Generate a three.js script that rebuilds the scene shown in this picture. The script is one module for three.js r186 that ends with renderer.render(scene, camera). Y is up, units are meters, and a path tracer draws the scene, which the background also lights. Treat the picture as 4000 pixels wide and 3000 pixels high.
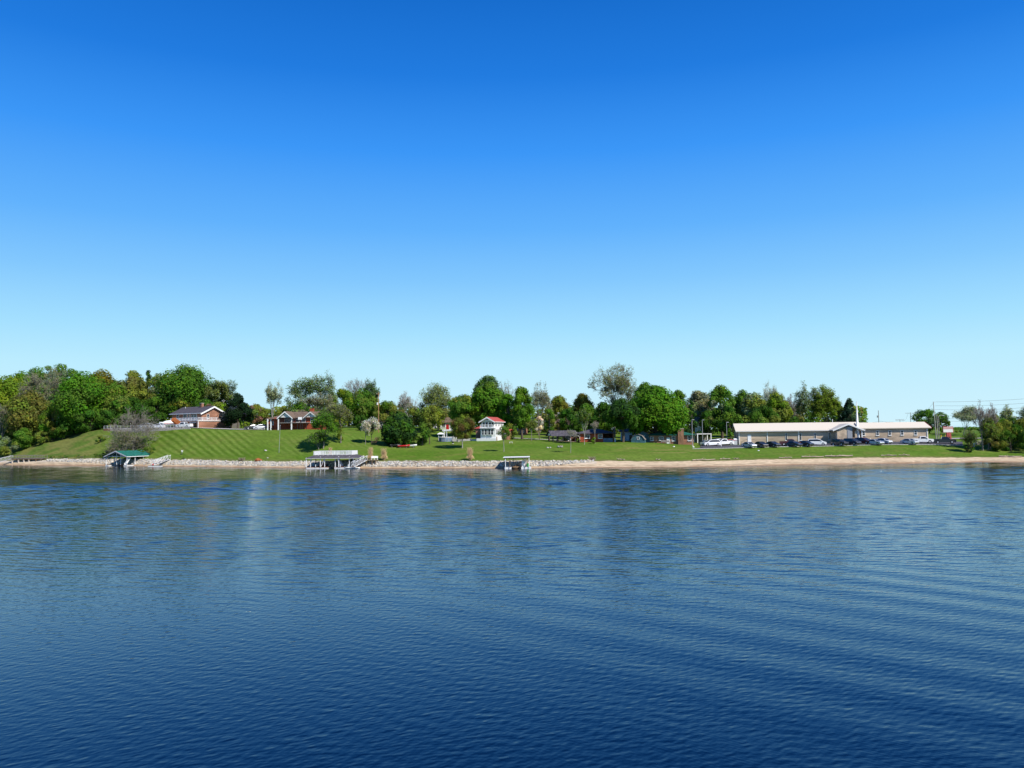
import * as THREE from 'three';
import { mergeGeometries } from 'three/addons/utils/BufferGeometryUtils.js';
import { RoundedBoxGeometry } from 'three/addons/geometries/RoundedBoxGeometry.js';

// ---------------------------------------------------------------- camera, sky, sun, exposure
const scene = new THREE.Scene();
const FOCAL = 3115, EYE = 8.5;                       // focal length in pixels of the 4000 x 3000 photograph, eye height above the lake
const camera = new THREE.PerspectiveCamera(2 * Math.atan(1500 / FOCAL) * 180 / Math.PI, 4 / 3, 0.5, 9000);
camera.rotation.order = 'YXZ';
camera.position.set(0, EYE, 0);
camera.rotation.set(Math.atan(190 / FOCAL), 0, -0.7 * Math.PI / 180);
camera.updateMatrixWorld(true);

const renderer = new THREE.WebGLRenderer({ antialias: true });
renderer.toneMapping = THREE.LinearToneMapping;
const EXPOSURE = 1.2;
renderer.toneMappingExposure = EXPOSURE;
renderer.shadowMap.enabled = true;

const lin = (v) => { v /= 255; return v <= 0.04045 ? v / 12.92 : Math.pow((v + 0.055) / 1.055, 2.4); };
{ // clear April sky: pale cyan at the horizon, deep blue higher up
  const stops = [[-90, 150, 190, 215], [-0.5, 205, 240, 253], [0, 210, 243, 254], [4.8, 188, 236, 255], [7.2, 165, 224, 255], [10.8, 131, 200, 254], [14.4, 98, 178, 253], [19.6, 60, 151, 247], [24.6, 34, 124, 224], [29.2, 24, 109, 206], [45, 15, 84, 178], [90, 10, 68, 155]];
  const w = 64, h = 1024, data = new Float32Array(w * h * 4);
  for (let j = 0; j < h; j++) {
    const e = (j + 0.5) / h * 180 - 90;
    let k = 0; while (k < stops.length - 2 && stops[k + 1][0] < e) k++;
    const t = Math.min(1, Math.max(0, (e - stops[k][0]) / (stops[k + 1][0] - stops[k][0])));
    for (let i = 0; i < w; i++) for (let c = 0; c < 4; c++)
      data[(j * w + i) * 4 + c] = c === 3 ? 1 : (lin(stops[k][c + 1]) * (1 - t) + lin(stops[k + 1][c + 1]) * t) / EXPOSURE;
  }
  const sky = new THREE.DataTexture(data, w, h, THREE.RGBAFormat, THREE.FloatType);
  sky.mapping = THREE.EquirectangularReflectionMapping; sky.magFilter = THREE.LinearFilter; sky.needsUpdate = true;
  scene.background = sky; scene.environment = sky;
}
const sun = new THREE.DirectionalLight(new THREE.Color(1, 0.955, 0.88), 5);
sun.position.set(0.78 * 300, 300, -200 + 0.72 * 300); sun.target.position.set(0, 0, -200);
sun.castShadow = true; sun.shadow.radius = 1; sun.shadow.mapSize.set(4096, 4096);
Object.assign(sun.shadow.camera, { left: -220, right: 220, top: 220, bottom: -220, near: 10, far: 900 });
scene.add(sun, sun.target);

// ---------------------------------------------------------------- small tools
function rng(seed) { let a = seed >>> 0; return () => { a = (a + 0x6D2B79F5) | 0; let t = Math.imul(a ^ (a >>> 15), 1 | a); t = (t + Math.imul(t ^ (t >>> 7), 61 | t)) ^ t; return ((t ^ (t >>> 14)) >>> 0) / 4294967296; }; }
function hash2(i, j, s = 0) { let h = Math.imul(i, 374761393) + Math.imul(j, 668265263) + Math.imul(s, 2246822519); h = Math.imul(h ^ (h >>> 13), 1274126177); return ((h ^ (h >>> 16)) >>> 0) / 4294967296; }
function noise(x, y, s = 0) { const i = Math.floor(x), j = Math.floor(y), u = x - i, v = y - j, a = u * u * (3 - 2 * u), b = v * v * (3 - 2 * v); return (hash2(i, j, s) * (1 - a) + hash2(i + 1, j, s) * a) * (1 - b) + (hash2(i, j + 1, s) * (1 - a) + hash2(i + 1, j + 1, s) * a) * b; }
const fbm = (x, y, s = 0) => noise(x, y, s) * 0.5 + noise(x * 2.1, y * 2.1, s + 1) * 0.27 + noise(x * 4.3, y * 4.3, s + 2) * 0.15 + noise(x * 8.7, y * 8.7, s + 3) * 0.08;
const clamp = (v, a, b) => Math.min(b, Math.max(a, v)), sstep = (a, b, v) => { const t = clamp((v - a) / (b - a), 0, 1); return t * t * (3 - 2 * t); };
const names = {};
function numbered(name) { names[name] = (names[name] ?? -1) + 1; return names[name] ? `${name}_${String(names[name]).padStart(3, '0')}` : name; }
function tag(o, label, category, group) { o.userData.label = label; o.userData.category = category; if (group) o.userData.group = group; return o; }
function thing(name, label, category, p, yaw = 0, group) {
  const g = new THREE.Group(); g.name = numbered(name); g.position.set(p.x, p.y, p.z); g.rotation.y = yaw; scene.add(g); return tag(g, label, category, group);
}
function part(parent, name, geo, mat, label) {
  const m = new THREE.Mesh(Array.isArray(geo) ? mergeGeometries(geo.map(plain)) : geo, mat); m.name = name; m.castShadow = m.receiveShadow = true;
  if (label) m.userData.label = label; parent.add(m); return m;
}
function single(name, geo, mat, label, category, p, yaw = 0, group) {
  const m = part(scene, numbered(name), geo, mat); if (p) m.position.set(p.x, p.y, p.z); m.rotation.y = yaw; return tag(m, label, category, group);
}
function structure(name, geo, mat) { const m = part(scene, numbered(name), geo, mat); m.userData.kind = 'structure'; return m; }
function plain(g) { const q = g.index ? g.toNonIndexed() : g; for (const k of Object.keys(q.attributes)) if (!['position', 'normal', 'uv'].includes(k)) q.deleteAttribute(k); if (!q.attributes.uv) q.setAttribute('uv', new THREE.BufferAttribute(new Float32Array(q.attributes.position.count * 2), 2)); return q; }
const box = (w, h, d, x = 0, y = 0, z = 0) => new THREE.BoxGeometry(w, h, d).translate(x, y + h / 2, z);
const rbox = (w, h, d, x = 0, y = 0, z = 0, r = 0.03) => new RoundedBoxGeometry(w, h, d, 2, r).translate(x, y + h / 2, z);
const V = (x, y, z) => new THREE.Vector3(x, y, z);
function bar(a, b, r, sides = 6, r2 = r) { // a round or square bar between two points
  const d = b.clone().sub(a), g = new THREE.CylinderGeometry(r2, r, d.length(), sides);
  return g.applyQuaternion(new THREE.Quaternion().setFromUnitVectors(V(0, 1, 0), d.normalize())).translate((a.x + b.x) / 2, (a.y + b.y) / 2, (a.z + b.z) / 2);
}
const post = (x, y, z, h, r = 0.06) => box(r * 2, h, r * 2, x, y, z);
function poly(points, faces) { // flat-shaded polyhedron
  const p = []; for (const f of faces) for (let k = 1; k < f.length - 1; k++) p.push(...points[f[0]], ...points[f[k]], ...points[f[k + 1]]);
  const g = new THREE.BufferGeometry(); g.setAttribute('position', new THREE.Float32BufferAttribute(p, 3)); g.computeVertexNormals();
  const uv = []; for (let i = 0; i < p.length; i += 3) uv.push(p[i] + p[i + 2] * 0.6, p[i + 1] + p[i + 2] * 0.8); g.setAttribute('uv', new THREE.Float32BufferAttribute(uv, 2)); return g;
}
// materials: colours are linear base colours
const grain = (() => { // fine and coarse speckle round white, shared by the masonry, asphalt and shingles
  const n = 256, d = new Uint8Array(n * n * 4), r = rng(5);
  for (let j = 0; j < n; j++) for (let i = 0; i < n; i++) {
    const m = 0.5 * noiseTile(i / n * 8, j / n * 8, 8) + 0.3 * noiseTile(i / n * 32, j / n * 32, 32) + 0.2 * r(), v = Math.round(150 + 105 * m);
    d.set([v, v, v, 255], (j * n + i) * 4);
  }
  const t = new THREE.DataTexture(d, n, n); t.wrapS = t.wrapT = THREE.RepeatWrapping; t.magFilter = THREE.LinearFilter; t.colorSpace = THREE.SRGBColorSpace; t.repeat.set(0.35, 0.35); t.needsUpdate = true; return t;
})();
function noiseTile(x, y, n) { const i = Math.floor(x), j = Math.floor(y), u = x - i, v = y - j, a = u * u * (3 - 2 * u), b = v * v * (3 - 2 * v), H = (p, q) => hash2(((p % n) + n) % n, ((q % n) + n) % n, n); return (H(i, j) * (1 - a) + H(i + 1, j) * a) * (1 - b) + (H(i, j + 1) * (1 - a) + H(i + 1, j + 1) * a) * b; }
function noise2T(x, y, n, m) { const i = Math.floor(x), j = Math.floor(y), u = x - i, v = y - j, a = u * u * (3 - 2 * u), b = v * v * (3 - 2 * v), H = (p, q) => hash2(p % n, q % m, n + m); return (H(i, j) * (1 - a) + H(i + 1, j) * a) * (1 - b) + (H(i, j + 1) * (1 - a) + H(i + 1, j + 1) * a) * b; }
function mat(r, g, b, rough = 0.85, more = {}) { const m = new THREE.MeshPhysicalMaterial({ roughness: rough, specularIntensity: rough > 0.8 ? 0.25 : 1, ...more }); m.color.setRGB(r, g, b); m.side = THREE.DoubleSide; return m; }
const rough = (r, g, b) => mat(r / 0.62, g / 0.62, b / 0.62, 0.95, { map: grain }); // the speckle averages 0.62
const M = {
  white: mat(0.78, 0.78, 0.76, 0.6), offwhite: mat(0.62, 0.61, 0.58, 0.7), rail: mat(0.72, 0.73, 0.74, 0.5), brick: rough(0.31, 0.155, 0.1), redBrick: rough(0.33, 0.075, 0.04), tanBrick: rough(0.54, 0.42, 0.3), darkBrick: rough(0.26, 0.14, 0.085),
  shingle: rough(0.085, 0.078, 0.092), brownShingle: rough(0.16, 0.115, 0.085), redMetal: mat(0.42, 0.075, 0.055, 0.55), greenRoof: rough(0.018, 0.13, 0.1), darkGreenRoof: rough(0.02, 0.12, 0.09), peachRoof: mat(0.66, 0.58, 0.46, 0.8),
  glass: mat(0.02, 0.025, 0.03, 0.08), timber: rough(0.2, 0.13, 0.075), rustWood: rough(0.3, 0.1, 0.035), paleWood: rough(0.42, 0.33, 0.22), greyWood: rough(0.22, 0.2, 0.18), concrete: rough(0.5, 0.44, 0.38), kerb: rough(0.48, 0.47, 0.44), asphalt: rough(0.085, 0.083, 0.095), drive: rough(0.5, 0.47, 0.44),
  grey: mat(0.3, 0.31, 0.33, 0.6), metal: mat(0.45, 0.46, 0.48, 0.45), black: mat(0.012, 0.012, 0.014, 0.5), teal: rough(0.05, 0.12, 0.15), blueGrey: rough(0.16, 0.22, 0.3), rubber: mat(0.02, 0.02, 0.02, 0.9), lamp: mat(0.75, 0.75, 0.72, 0.2), tail: mat(0.35, 0.01, 0.01, 0.25), red: mat(0.5, 0.015, 0.02, 0.3), stone: rough(0.4, 0.38, 0.35),
  bark: rough(0.12, 0.095, 0.075), paleBark: rough(0.36, 0.33, 0.29), greyBark: rough(0.24, 0.21, 0.19), wire: mat(0.06, 0.06, 0.065, 0.7), pole: rough(0.2, 0.17, 0.145), poleOrange: rough(0.35, 0.2, 0.1), straw: mat(0.58, 0.42, 0.22, 0.9), signRed: rough(0.42, 0.1, 0.09), awning: mat(0.05, 0.3, 0.07, 0.6), driftwood: rough(0.36, 0.29, 0.22),
};

// ---------------------------------------------------------------- where things stand
const Q = camera.quaternion.clone();
function P(px, py, depth) { const d = V((px - 2000) / FOCAL, (1500 - py) / FOCAL, -1).applyQuaternion(Q); return d.multiplyScalar(depth / -d.z).add(camera.position); }
// far shore, one column per direction: height of the waterline in the photograph, then [metres behind the waterline, height in the photograph]
const COLS = [
  [-1300, 1815, [6, 1800], [25, 1760], [60, 1700], [130, 1650]],
  [-500, 1815, [6, 1800], [25, 1760], [60, 1695], [130, 1645]],
  [0, 1816, [6, 1797], [14, 1785], [30, 1738], [60, 1695], [130, 1650]],
  [250, 1818, [5, 1794], [12, 1775], [27, 1722], [45, 1692], [130, 1652]],
  [400, 1819, [5, 1793], [13, 1770], [29, 1696], [30, 1692], [30.8, 1679], [60, 1674], [130, 1652]],
  [500, 1820, [5, 1795], [14, 1768], [27, 1707], [30, 1700], [30.8, 1677], [60, 1674], [130, 1652]],
  [640, 1822, [5, 1796], [14, 1760], [26, 1705], [30, 1694], [30.8, 1675], [60, 1672], [130, 1652]],
  [740, 1823, [5, 1797], [14, 1752], [26, 1690], [30, 1677], [32, 1673], [60, 1670], [130, 1656]],
  [900, 1825, [5, 1800], [14, 1755], [26, 1700], [32, 1681], [36, 1677], [60, 1672], [130, 1660]],
  [1050, 1827, [5, 1803], [14, 1757], [26, 1705], [34, 1681], [45, 1678], [130, 1662]],
  [1250, 1829, [5, 1803], [14, 1765], [26, 1712], [36, 1680], [60, 1676], [130, 1665]],
  [1400, 1830, [5, 1803], [14, 1768], [26, 1735], [40, 1700], [60, 1680], [130, 1664]],
  [1560, 1830, [5, 1803], [16, 1768], [28, 1745], [40, 1728], [60, 1700], [85, 1676], [130, 1664]],
  [1750, 1830, [5, 1803], [16, 1770], [27, 1751], [42, 1725], [60, 1714], [90, 1678], [130, 1668]],
  [1950, 1830, [5, 1802], [16, 1771], [27, 1750], [42, 1722], [70, 1708], [100, 1695], [130, 1683]],
  [2250, 1828, [5, 1800], [16, 1772], [27, 1752], [44, 1727], [60, 1722], [90, 1700], [130, 1688]],
  [2500, 1826, [6, 1800], [16, 1775], [27, 1757], [46, 1728], [70, 1720], [130, 1692]],
  [2750, 1823, [6, 1798], [16, 1775], [28, 1754], [50, 1737], [80, 1722], [130, 1688]],
  [3000, 1818, [6, 1793], [16, 1770], [24, 1752], [36, 1737], [60, 1728], [130, 1686]],
  [3250, 1813, [6, 1788], [16, 1763], [22, 1748], [36, 1733], [60, 1724], [130, 1682]],
  [3500, 1810, [6, 1784], [16, 1758], [22, 1741], [36, 1725], [60, 1715], [130, 1680]],
  [3750, 1806, [7, 1782], [16, 1757], [24, 1738], [40, 1722], [70, 1705], [130, 1682]],
  [4000, 1805, [7, 1785], [16, 1765], [30, 1735], [60, 1710], [130, 1678]],
  [4700, 1803, [7, 1783], [20, 1755], [40, 1730], [130, 1670]],
  [5500, 1803, [7, 1783], [20, 1755], [40, 1730], [130, 1664]],
].map(([px, w, ...rest]) => {
  const dir = V((px - 2000) / FOCAL, (1500 - w) / FOCAL, -1).applyQuaternion(Q), D = EYE / -dir.y * -dir.z;
  const pts = [[-8, -1.0], [0, 0], ...rest.map(([o, y]) => [o, P(px, y, D + o).y])], last = pts[pts.length - 1];
  pts.push([300, last[1] + 0.5], [4000, last[1] - 1]);
  const n = pts.length, sl = [], m = [];
  for (let i = 0; i < n - 1; i++) sl.push((pts[i + 1][1] - pts[i][1]) / (pts[i + 1][0] - pts[i][0]));
  for (let i = 0; i < n; i++) m.push(i === 0 ? sl[0] : i === n - 1 ? sl[n - 2] : sl[i - 1] * sl[i] <= 0 ? 0 : 2 / (1 / sl[i - 1] + 1 / sl[i]));
  const height = (o) => {
    if (o <= pts[0][0]) return Math.max(-3, pts[0][1] + (o - pts[0][0]) * 0.1);
    let k = 0; while (k < n - 2 && pts[k + 1][0] < o) k++;
    const h = pts[k + 1][0] - pts[k][0], t = Math.min(1, (o - pts[k][0]) / h), t2 = t * t, t3 = t2 * t;
    return (2 * t3 - 3 * t2 + 1) * pts[k][1] + (t3 - 2 * t2 + t) * h * m[k] + (-2 * t3 + 3 * t2) * pts[k + 1][1] + (t3 - t2) * h * m[k + 1];
  };
  return { px, D, height, u: P(px, 1730, 200).x / 200 };
});
const cat = (a, b, c, d, t) => 0.5 * (2 * b + (c - a) * t + (2 * a - 5 * b + 4 * c - d) * t * t + (3 * b - a - 3 * c + d) * t * t * t);
function column(u) { let k = 1; while (k < COLS.length - 3 && COLS[k + 1].u < u) k++; return [k, clamp((u - COLS[k].u) / (COLS[k + 1].u - COLS[k].u), 0, 1)]; }
function mixCols(k, t, f) { return cat(f(COLS[k - 1]), f(COLS[k]), f(COLS[k + 1]), f(COLS[k + 2]), t); }
const shoreU = (u) => { const [k, t] = column(u); return mixCols(k, t, (c) => c.D); };
function groundUO(u, off) { const [k, t] = column(u); const h = mixCols(k, t, (c) => c.height(off)); return h; }
const uOf = (px) => P(px, 1730, 200).x / 200, pxOf = (u) => { const [k, t] = column(u); return COLS[k].px + (COLS[k + 1].px - COLS[k].px) * t; };
function ground(x, z) { const u = x / -z; return groundUO(u, -z - shoreU(u)); }
function place(px, off, sink = 0.03) { const u = uOf(px), d = shoreU(u) + off, p = V(u * d, groundUO(u, off) - sink, -d); p.d = d; p.s = d / FOCAL; return p; }
const topAt = (px, py, p) => P(px, py, p.d).y - p.y;
const shoreD = (px) => shoreU(uOf(px));
// ---------------------------------------------------------------- land: lawn, beach, paved areas
const GU0 = -1.0, GU1 = 1.0;
function fan(nu, offs, u0 = GU0, u1 = GU1, colour, lift = 0, edge) { // a sheet laid on the land, nu columns by offs rows
  const pos = [], col = [], uv = [], idx = [], nr = offs.length;
  for (let i = 0; i <= nu; i++) {
    const u = u0 + (u1 - u0) * i / nu, D = shoreU(u), e = edge ? edge(u) : 0;
    for (let j = 0; j < nr; j++) {
      const o = offs[j] + (j === 0 || !edge ? (edge ? e : 0) : e * Math.max(0, 1 - (offs[j] - offs[0]) / 6)), d = D + o, x = u * d;
      pos.push(x, groundUO(u, o) + lift + (o > 0.3 ? (fbm(x * 0.25, d * 0.25, 7) - 0.5) * 0.16 * sstep(0, 4, o) : 0), -d); uv.push(x, d);
      if (colour) col.push(...colour(u, o, x, d));
    }
  }
  for (let i = 0; i < nu; i++) for (let j = 0; j < nr - 1; j++) { const a = i * nr + j, b = a + nr; idx.push(a, b, a + 1, b, b + 1, a + 1); }
  const g = new THREE.BufferGeometry(); g.setAttribute('position', new THREE.Float32BufferAttribute(pos, 3)); g.setAttribute('uv', new THREE.Float32BufferAttribute(uv, 2));
  if (colour) g.setAttribute('color', new THREE.Float32BufferAttribute(col, 3)); g.setIndex(idx); g.computeVertexNormals(); return g;
}
const mix3 = (a, b, t) => [a[0] + (b[0] - a[0]) * t, a[1] + (b[1] - a[1]) * t, a[2] + (b[2] - a[2]) * t];
const bankTop = (u) => { const px = pxOf(u); return (fbm(u * 90, 3.3, 11) - 0.5) * 1.5 + (px > 2300 ? 1.0 : 0.2) + (px > 3700 ? (px - 3700) / 200 : 0); };
function lawnColour(u, o, x, d) {
  const px = pxOf(u), big = fbm(x * 0.05, d * 0.09, 21), mid = fbm(x * 0.22, d * 0.35, 22), fine = hash2(Math.round(x * 3), Math.round(d * 3), 4);
  let c = mix3([0.075, 0.145, 0.012], [0.12, 0.175, 0.026], clamp(big * 2.2 - 0.65, 0, 1));
  c = mix3(c, [0.165, 0.165, 0.04], 0.5 * sstep(0.54, 0.75, mid));                     // drier, yellower patches
  const rough = sstep(470, 330, px) * sstep(60, 30, o);                               // unmown slope under the wood
  c = mix3(c, mix3([0.15, 0.15, 0.045], [0.07, 0.12, 0.02], sstep(0.4, 0.62, mid)), rough * 0.85);
  const stripes = (s, period) => { const t = Math.abs(((s / period) % 1 + 1) % 1 - 0.5) * 4 - 1; return clamp(t * 1.8, -1, 1); };
  const wob = (fbm(x * 0.1, d * 0.1, 31) - 0.5) * 1.2;
  let m = sstep(570, 640, px) * sstep(1015, 960, px) * sstep(7, 10, o) * sstep(33, 29, o), dn = 27 - o, s = stripes(px - 5 * dn - 0.06 * dn * Math.abs(dn) + wob * 5, 35);
  m = m * (0.75 + 0.5 * (fbm(x * 0.3, d * 0.3, 41) - 0.5));
  c = mix3(c, s > 0 ? [0.135, 0.2, 0.035] : [0.05, 0.105, 0.006], m * 0.85 * Math.abs(s));   // mower stripes
  m = Math.max(sstep(1070, 1100, px) * sstep(1240, 1200, px) * sstep(9, 12, o) * sstep(27, 23, o), sstep(1340, 1380, px) * sstep(1480, 1440, px) * sstep(18, 22, o) * sstep(40, 34, o)) * 0.5;
  s = stripes(px - 5 * dn - 0.05 * dn * Math.abs(dn) + wob * 4, 33); c = mix3(c, s > 0 ? [0.12, 0.18, 0.035] : [0.06, 0.12, 0.012], m * Math.abs(s));
  const dry = sstep(0.5, 0.7, fbm(x * 0.1, d * 0.4, 51)) * sstep(2400, 2500, px) * sstep(2900, 2700, px) * sstep(14, 20, o) * sstep(40, 34, o);
  c = mix3(c, [0.24, 0.2, 0.07], 0.55 * dry);
  c = mix3(c, [0.17, 0.13, 0.07], 0.6 * sstep(2.2, 0.2, o - 5.2 - bankTop(u) * 0.6) * (0.4 + 0.6 * noise(x * 1.2, d * 1.2, 9)));   // thin turf over soil along the bank
  const k = 0.82 + 0.36 * fine; return [c[0] * k, c[1] * k, c[2] * k];
}
{
  const offs = []; for (let o = 4.4; o < 62; o += 0.75) offs.push(o); for (let o = 62, s = 1; o < 4000; o += s, s *= 1.22) offs.push(o); offs.push(4000);
  const lawnMat = new THREE.MeshPhysicalMaterial({ vertexColors: true, roughness: 1, specularIntensity: 0.12, side: THREE.DoubleSide });
  structure('lawn', fan(860, offs, GU0, GU1, lawnColour, 0, bankTop), lawnMat);
  const bo = []; for (let o = -9; o < -1; o += 1.5) bo.push(o); for (let o = -1; o < 8.6; o += 0.3) bo.push(o);
  const beachColour = (u, o, x, d) => {
    const px = pxOf(u), n = fbm(x * 0.35, d * 1.6, 61), f = 0.8 + 0.4 * hash2(Math.round(x * 4), Math.round(d * 5), 8);
    let c = mix3([0.42, 0.31, 0.19], [0.58, 0.46, 0.31], n); c = mix3(c, [0.27, 0.16, 0.09], 0.8 * sstep(1.5, 0.5, o + (n - 0.5) * 1.5));       // wet, iron-brown edge
    const line = Math.abs(o - 1.9 - (fbm(x * 0.08, 5, 62) - 0.5) * 2); c = mix3(c, [0.16, 0.1, 0.06], 0.75 * sstep(0.32, 0.08, line) * sstep(0.3, 0.5, noise(x * 0.7, 9, 63)));   // wrack line
    if (px < 2330) c = mix3(c, [0.5, 0.46, 0.4], 0.5 * sstep(2, 4, o));
    return [c[0] * f, c[1] * f, c[2] * f];
  };
  structure('beach', fan(700, bo, GU0, GU1, beachColour, -0.02), mat(1, 1, 1, 0.95, { vertexColors: true }));
}
function paved(name, quad, material, nu = 60, no = 14, lift = 0.05) { // quad: [px, off] near-left, near-right, far-right, far-left
  const pos = [], uv = [], idx = [];
  for (let i = 0; i <= nu; i++) for (let j = 0; j <= no; j++) {
    const a = i / nu, b = j / no, px = (quad[0][0] * (1 - a) + quad[1][0] * a) * (1 - b) + (quad[3][0] * (1 - a) + quad[2][0] * a) * b, o = (quad[0][1] * (1 - a) + quad[1][1] * a) * (1 - b) + (quad[3][1] * (1 - a) + quad[2][1] * a) * b, p = place(px, o, 0);
    pos.push(p.x, p.y + lift + 0.09, p.z); uv.push(p.x, p.z);
  }
  for (let i = 0; i < nu; i++) for (let j = 0; j < no; j++) { const a = i * (no + 1) + j, b = a + no + 1; idx.push(a, b, a + 1, b, b + 1, a + 1); }
  const g = new THREE.BufferGeometry(); g.setAttribute('position', new THREE.Float32BufferAttribute(pos, 3)); g.setAttribute('uv', new THREE.Float32BufferAttribute(uv, 2)); g.setIndex(idx); g.computeVertexNormals();
  return structure(name, g, material);
}
paved('parking_lot', [[2712, 28.5], [3760, 22.5], [3760, 33.5], [2800, 40]], M.asphalt, 120, 14);
paved('driveway', [[2735, 34], [2812, 34], [2812, 60], [2742, 60]], M.asphalt, 20, 20, 0.054);
paved('driveway', [[742, 33.5], [1035, 34.8], [1035, 38.5], [760, 41]], M.drive, 60, 8);
paved('road', [[1985, 62], [2200, 56], [2200, 60], [1985, 66]], M.drive, 40, 4);
paved('road', [[3700, 50], [4300, 58], [4300, 63], [3700, 55]], M.drive, 40, 4);
paved('patio', [[2172, 43.5], [2256, 43.5], [2256, 50], [2172, 50]], M.paleWood, 20, 6);
paved('parking_pad', [[420, 31.3], [740, 33], [760, 44], [420, 44]], M.drive, 40, 10, 0.06);
{ // pale kerb along the near edge of the parking lot
  const g = []; let prev = null;
  for (let px = 2705; px <= 3765; px += 12) { const t = (px - 2705) / 1060, p = place(px, 28.2 + (22.2 - 28.2) * t, 0); p.y += 0.05; if (prev) { const m = prev.clone().add(p).multiplyScalar(0.5), L = prev.distanceTo(p); g.push(box(L + 0.02, 0.15, 0.2).rotateY(Math.atan2(-(p.z - prev.z), p.x - prev.x)).translate(m.x, m.y, m.z)); } prev = p; }
  structure('kerb', g, M.kerb);
}
// ---------------------------------------------------------------- lake
{
  const N = 1024, T = 11, r = rng(77), waves = []; // one repeating 11 m square of the finest ripples
  for (let k = 0; k < 70; k++) {
    const L = 0.12 * Math.pow(5, r()), dir = 1.7 + (r() + r() + r() - 1.5) * 1.1, q = T / L, a = Math.round(q * Math.cos(dir)), b = Math.round(q * Math.sin(dir)); if (!a && !b) continue;
    waves.push([a, b, 0.0042 * (0.5 + r()) / (Math.hypot(a, b) * 2 * Math.PI / T), r() * 6.283]);
  }
  const dx = new Float32Array(N * N), dy = new Float32Array(N * N), sinT = new Float32Array(N), cosT = new Float32Array(N);
  for (let i = 0; i < N; i++) { sinT[i] = Math.sin(2 * Math.PI * i / N); cosT[i] = Math.cos(2 * Math.PI * i / N); }
  for (const [a, b, amp, ph] of waves) {
    const ka = a * 2 * Math.PI / T, kb = b * 2 * Math.PI / T, cp = Math.cos(ph), sp = Math.sin(ph);
    for (let j = 0; j < N; j++) for (let i = 0; i < N; i++) { const t = (((a * i + b * j) % N) + N) % N, c = -(sinT[t] * cp + cosT[t] * sp) * amp; dx[j * N + i] += c * ka; dy[j * N + i] += c * kb; }
  }
  const S = 0.2, d8 = new Uint8Array(N * N * 4), enc = (v) => Math.round(clamp(v / S * 0.5 + 0.5, 0, 1) * 255);
  for (let k = 0; k < N * N; k++) { d8[k * 4] = enc(-dx[k]); d8[k * 4 + 1] = enc(-dy[k]); d8[k * 4 + 2] = 255; d8[k * 4 + 3] = 255; }
  const nt = new THREE.DataTexture(d8, N, N); nt.wrapS = nt.wrapT = THREE.RepeatWrapping; nt.magFilter = THREE.LinearFilter; nt.needsUpdate = true; nt.repeat.set(1 / T, 1 / T); nt.rotation = 0.31;
  const water = new THREE.MeshPhysicalMaterial({ roughness: 0.1, ior: 1.43, normalMap: nt, normalScale: new THREE.Vector2(S, S), metalness: 0 });
  water.color.setRGB(0.0002, 0.0015, 0.009);
  // real waves in three lengths: short ripples in the lee near the viewer, longer chop out on the open lake
  const band = (n, l0, l1, slope, fade, spread) => { const w = []; for (let k = 0; k < n; k++) { const L = l0 * Math.pow(l1 / l0, r()), a = 0.08 + (r() + r() - 1) * spread, K = 2 * Math.PI / L; w.push([K * Math.sin(a), K * Math.cos(a), slope * Math.sqrt(2 / n) / K, r() * 6.283]); } return { w, fade }; };
  const bands = [band(22, 0.4, 1.0, 0.0105, (d) => sstep(110, 55, d), 1.15), band(24, 0.65, 1.5, 0.056, (d) => sstep(30, 75, d) * sstep(190, 120, d), 0.7), band(26, 1.15, 2.3, 0.07, (d) => sstep(70, 125, d), 0.45)];
  const gust = (x, d) => { const g = fbm(x * 0.012 + 3, d * 0.045, 97), f = fbm(x * 0.05, d * 0.16, 98); return 0.72 + 0.45 * sstep(0.3, 0.62, g) + 0.4 * (f - 0.5); };
  const lee = (x, d) => 1 - 0.6 * sstep(20, 70, x) * sstep(120, 160, d) * sstep(0.45, 0.6, fbm(x * 0.01 + 9, d * 0.09, 99));
  const wave = (x, d, out) => {
    let h = 0, gx = 0, gd = 0; const g = gust(x, d) * lee(x, d) * (1 - 0.5 * sstep(140, 178, d)), warp = 7 * (fbm(x * 0.05 + 20, d * 0.07, 93) - 0.5);
    for (const { w, fade } of bands) { const f = fade(d) * g; if (f <= 0.001) continue; for (const [kx, kd, a, p] of w) { const q = kx * x + kd * d + p + warp, s = Math.sin(q) * a * f, c = Math.cos(q) * a * f; h += s; gx += c * kx; gd += c * kd; } }
    // low wake trains crossing from the right
    const f = sstep(14, 20, d) * sstep(130, 70, d), m = sstep(-14, 12, x + (d - 30) * 0.25) * 0.85 + 0.15, q = 0.66 * x + 0.75 * d + 0.004 * x * x + 0.5 * Math.sin(x * 0.11 + d * 0.05), pack = 0.55 + 0.45 * Math.sin(q * 0.21 + 1.1) * Math.sin(d * 0.07 + x * 0.05), A = 0.0165 * f * m * pack;
    h += A * Math.sin(q * 1.6); gx += A * 1.6 * 0.7 * Math.cos(q * 1.6); gd += A * 1.6 * 0.75 * Math.cos(q * 1.6);
    const e = sstep(262, 246, d); out[0] = h * e; out[1] = gx * e; out[2] = gd * e;
  };
  const ds = []; for (let d = 16; d < 262; d += d < 60 ? 0.1 + (d - 16) * 0.0028 : d < 120 ? 0.22 + (d - 60) * 0.0022 : 0.36) ds.push(d); ds.push(262, 300, 380);
  const U = 0.8, nu = 330, pos = [], nor = [], uv = [], idx = [], nd = ds.length, o = [0, 0, 0];
  const put = (x, d, flat) => { if (flat) o[0] = o[1] = o[2] = 0; else wave(x, d, o); const l = Math.hypot(o[1], 1, o[2]); pos.push(x, o[0], -d); nor.push(-o[1] / l, 1 / l, o[2] / l); uv.push(x, d); return pos.length / 3 - 1; };
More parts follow.
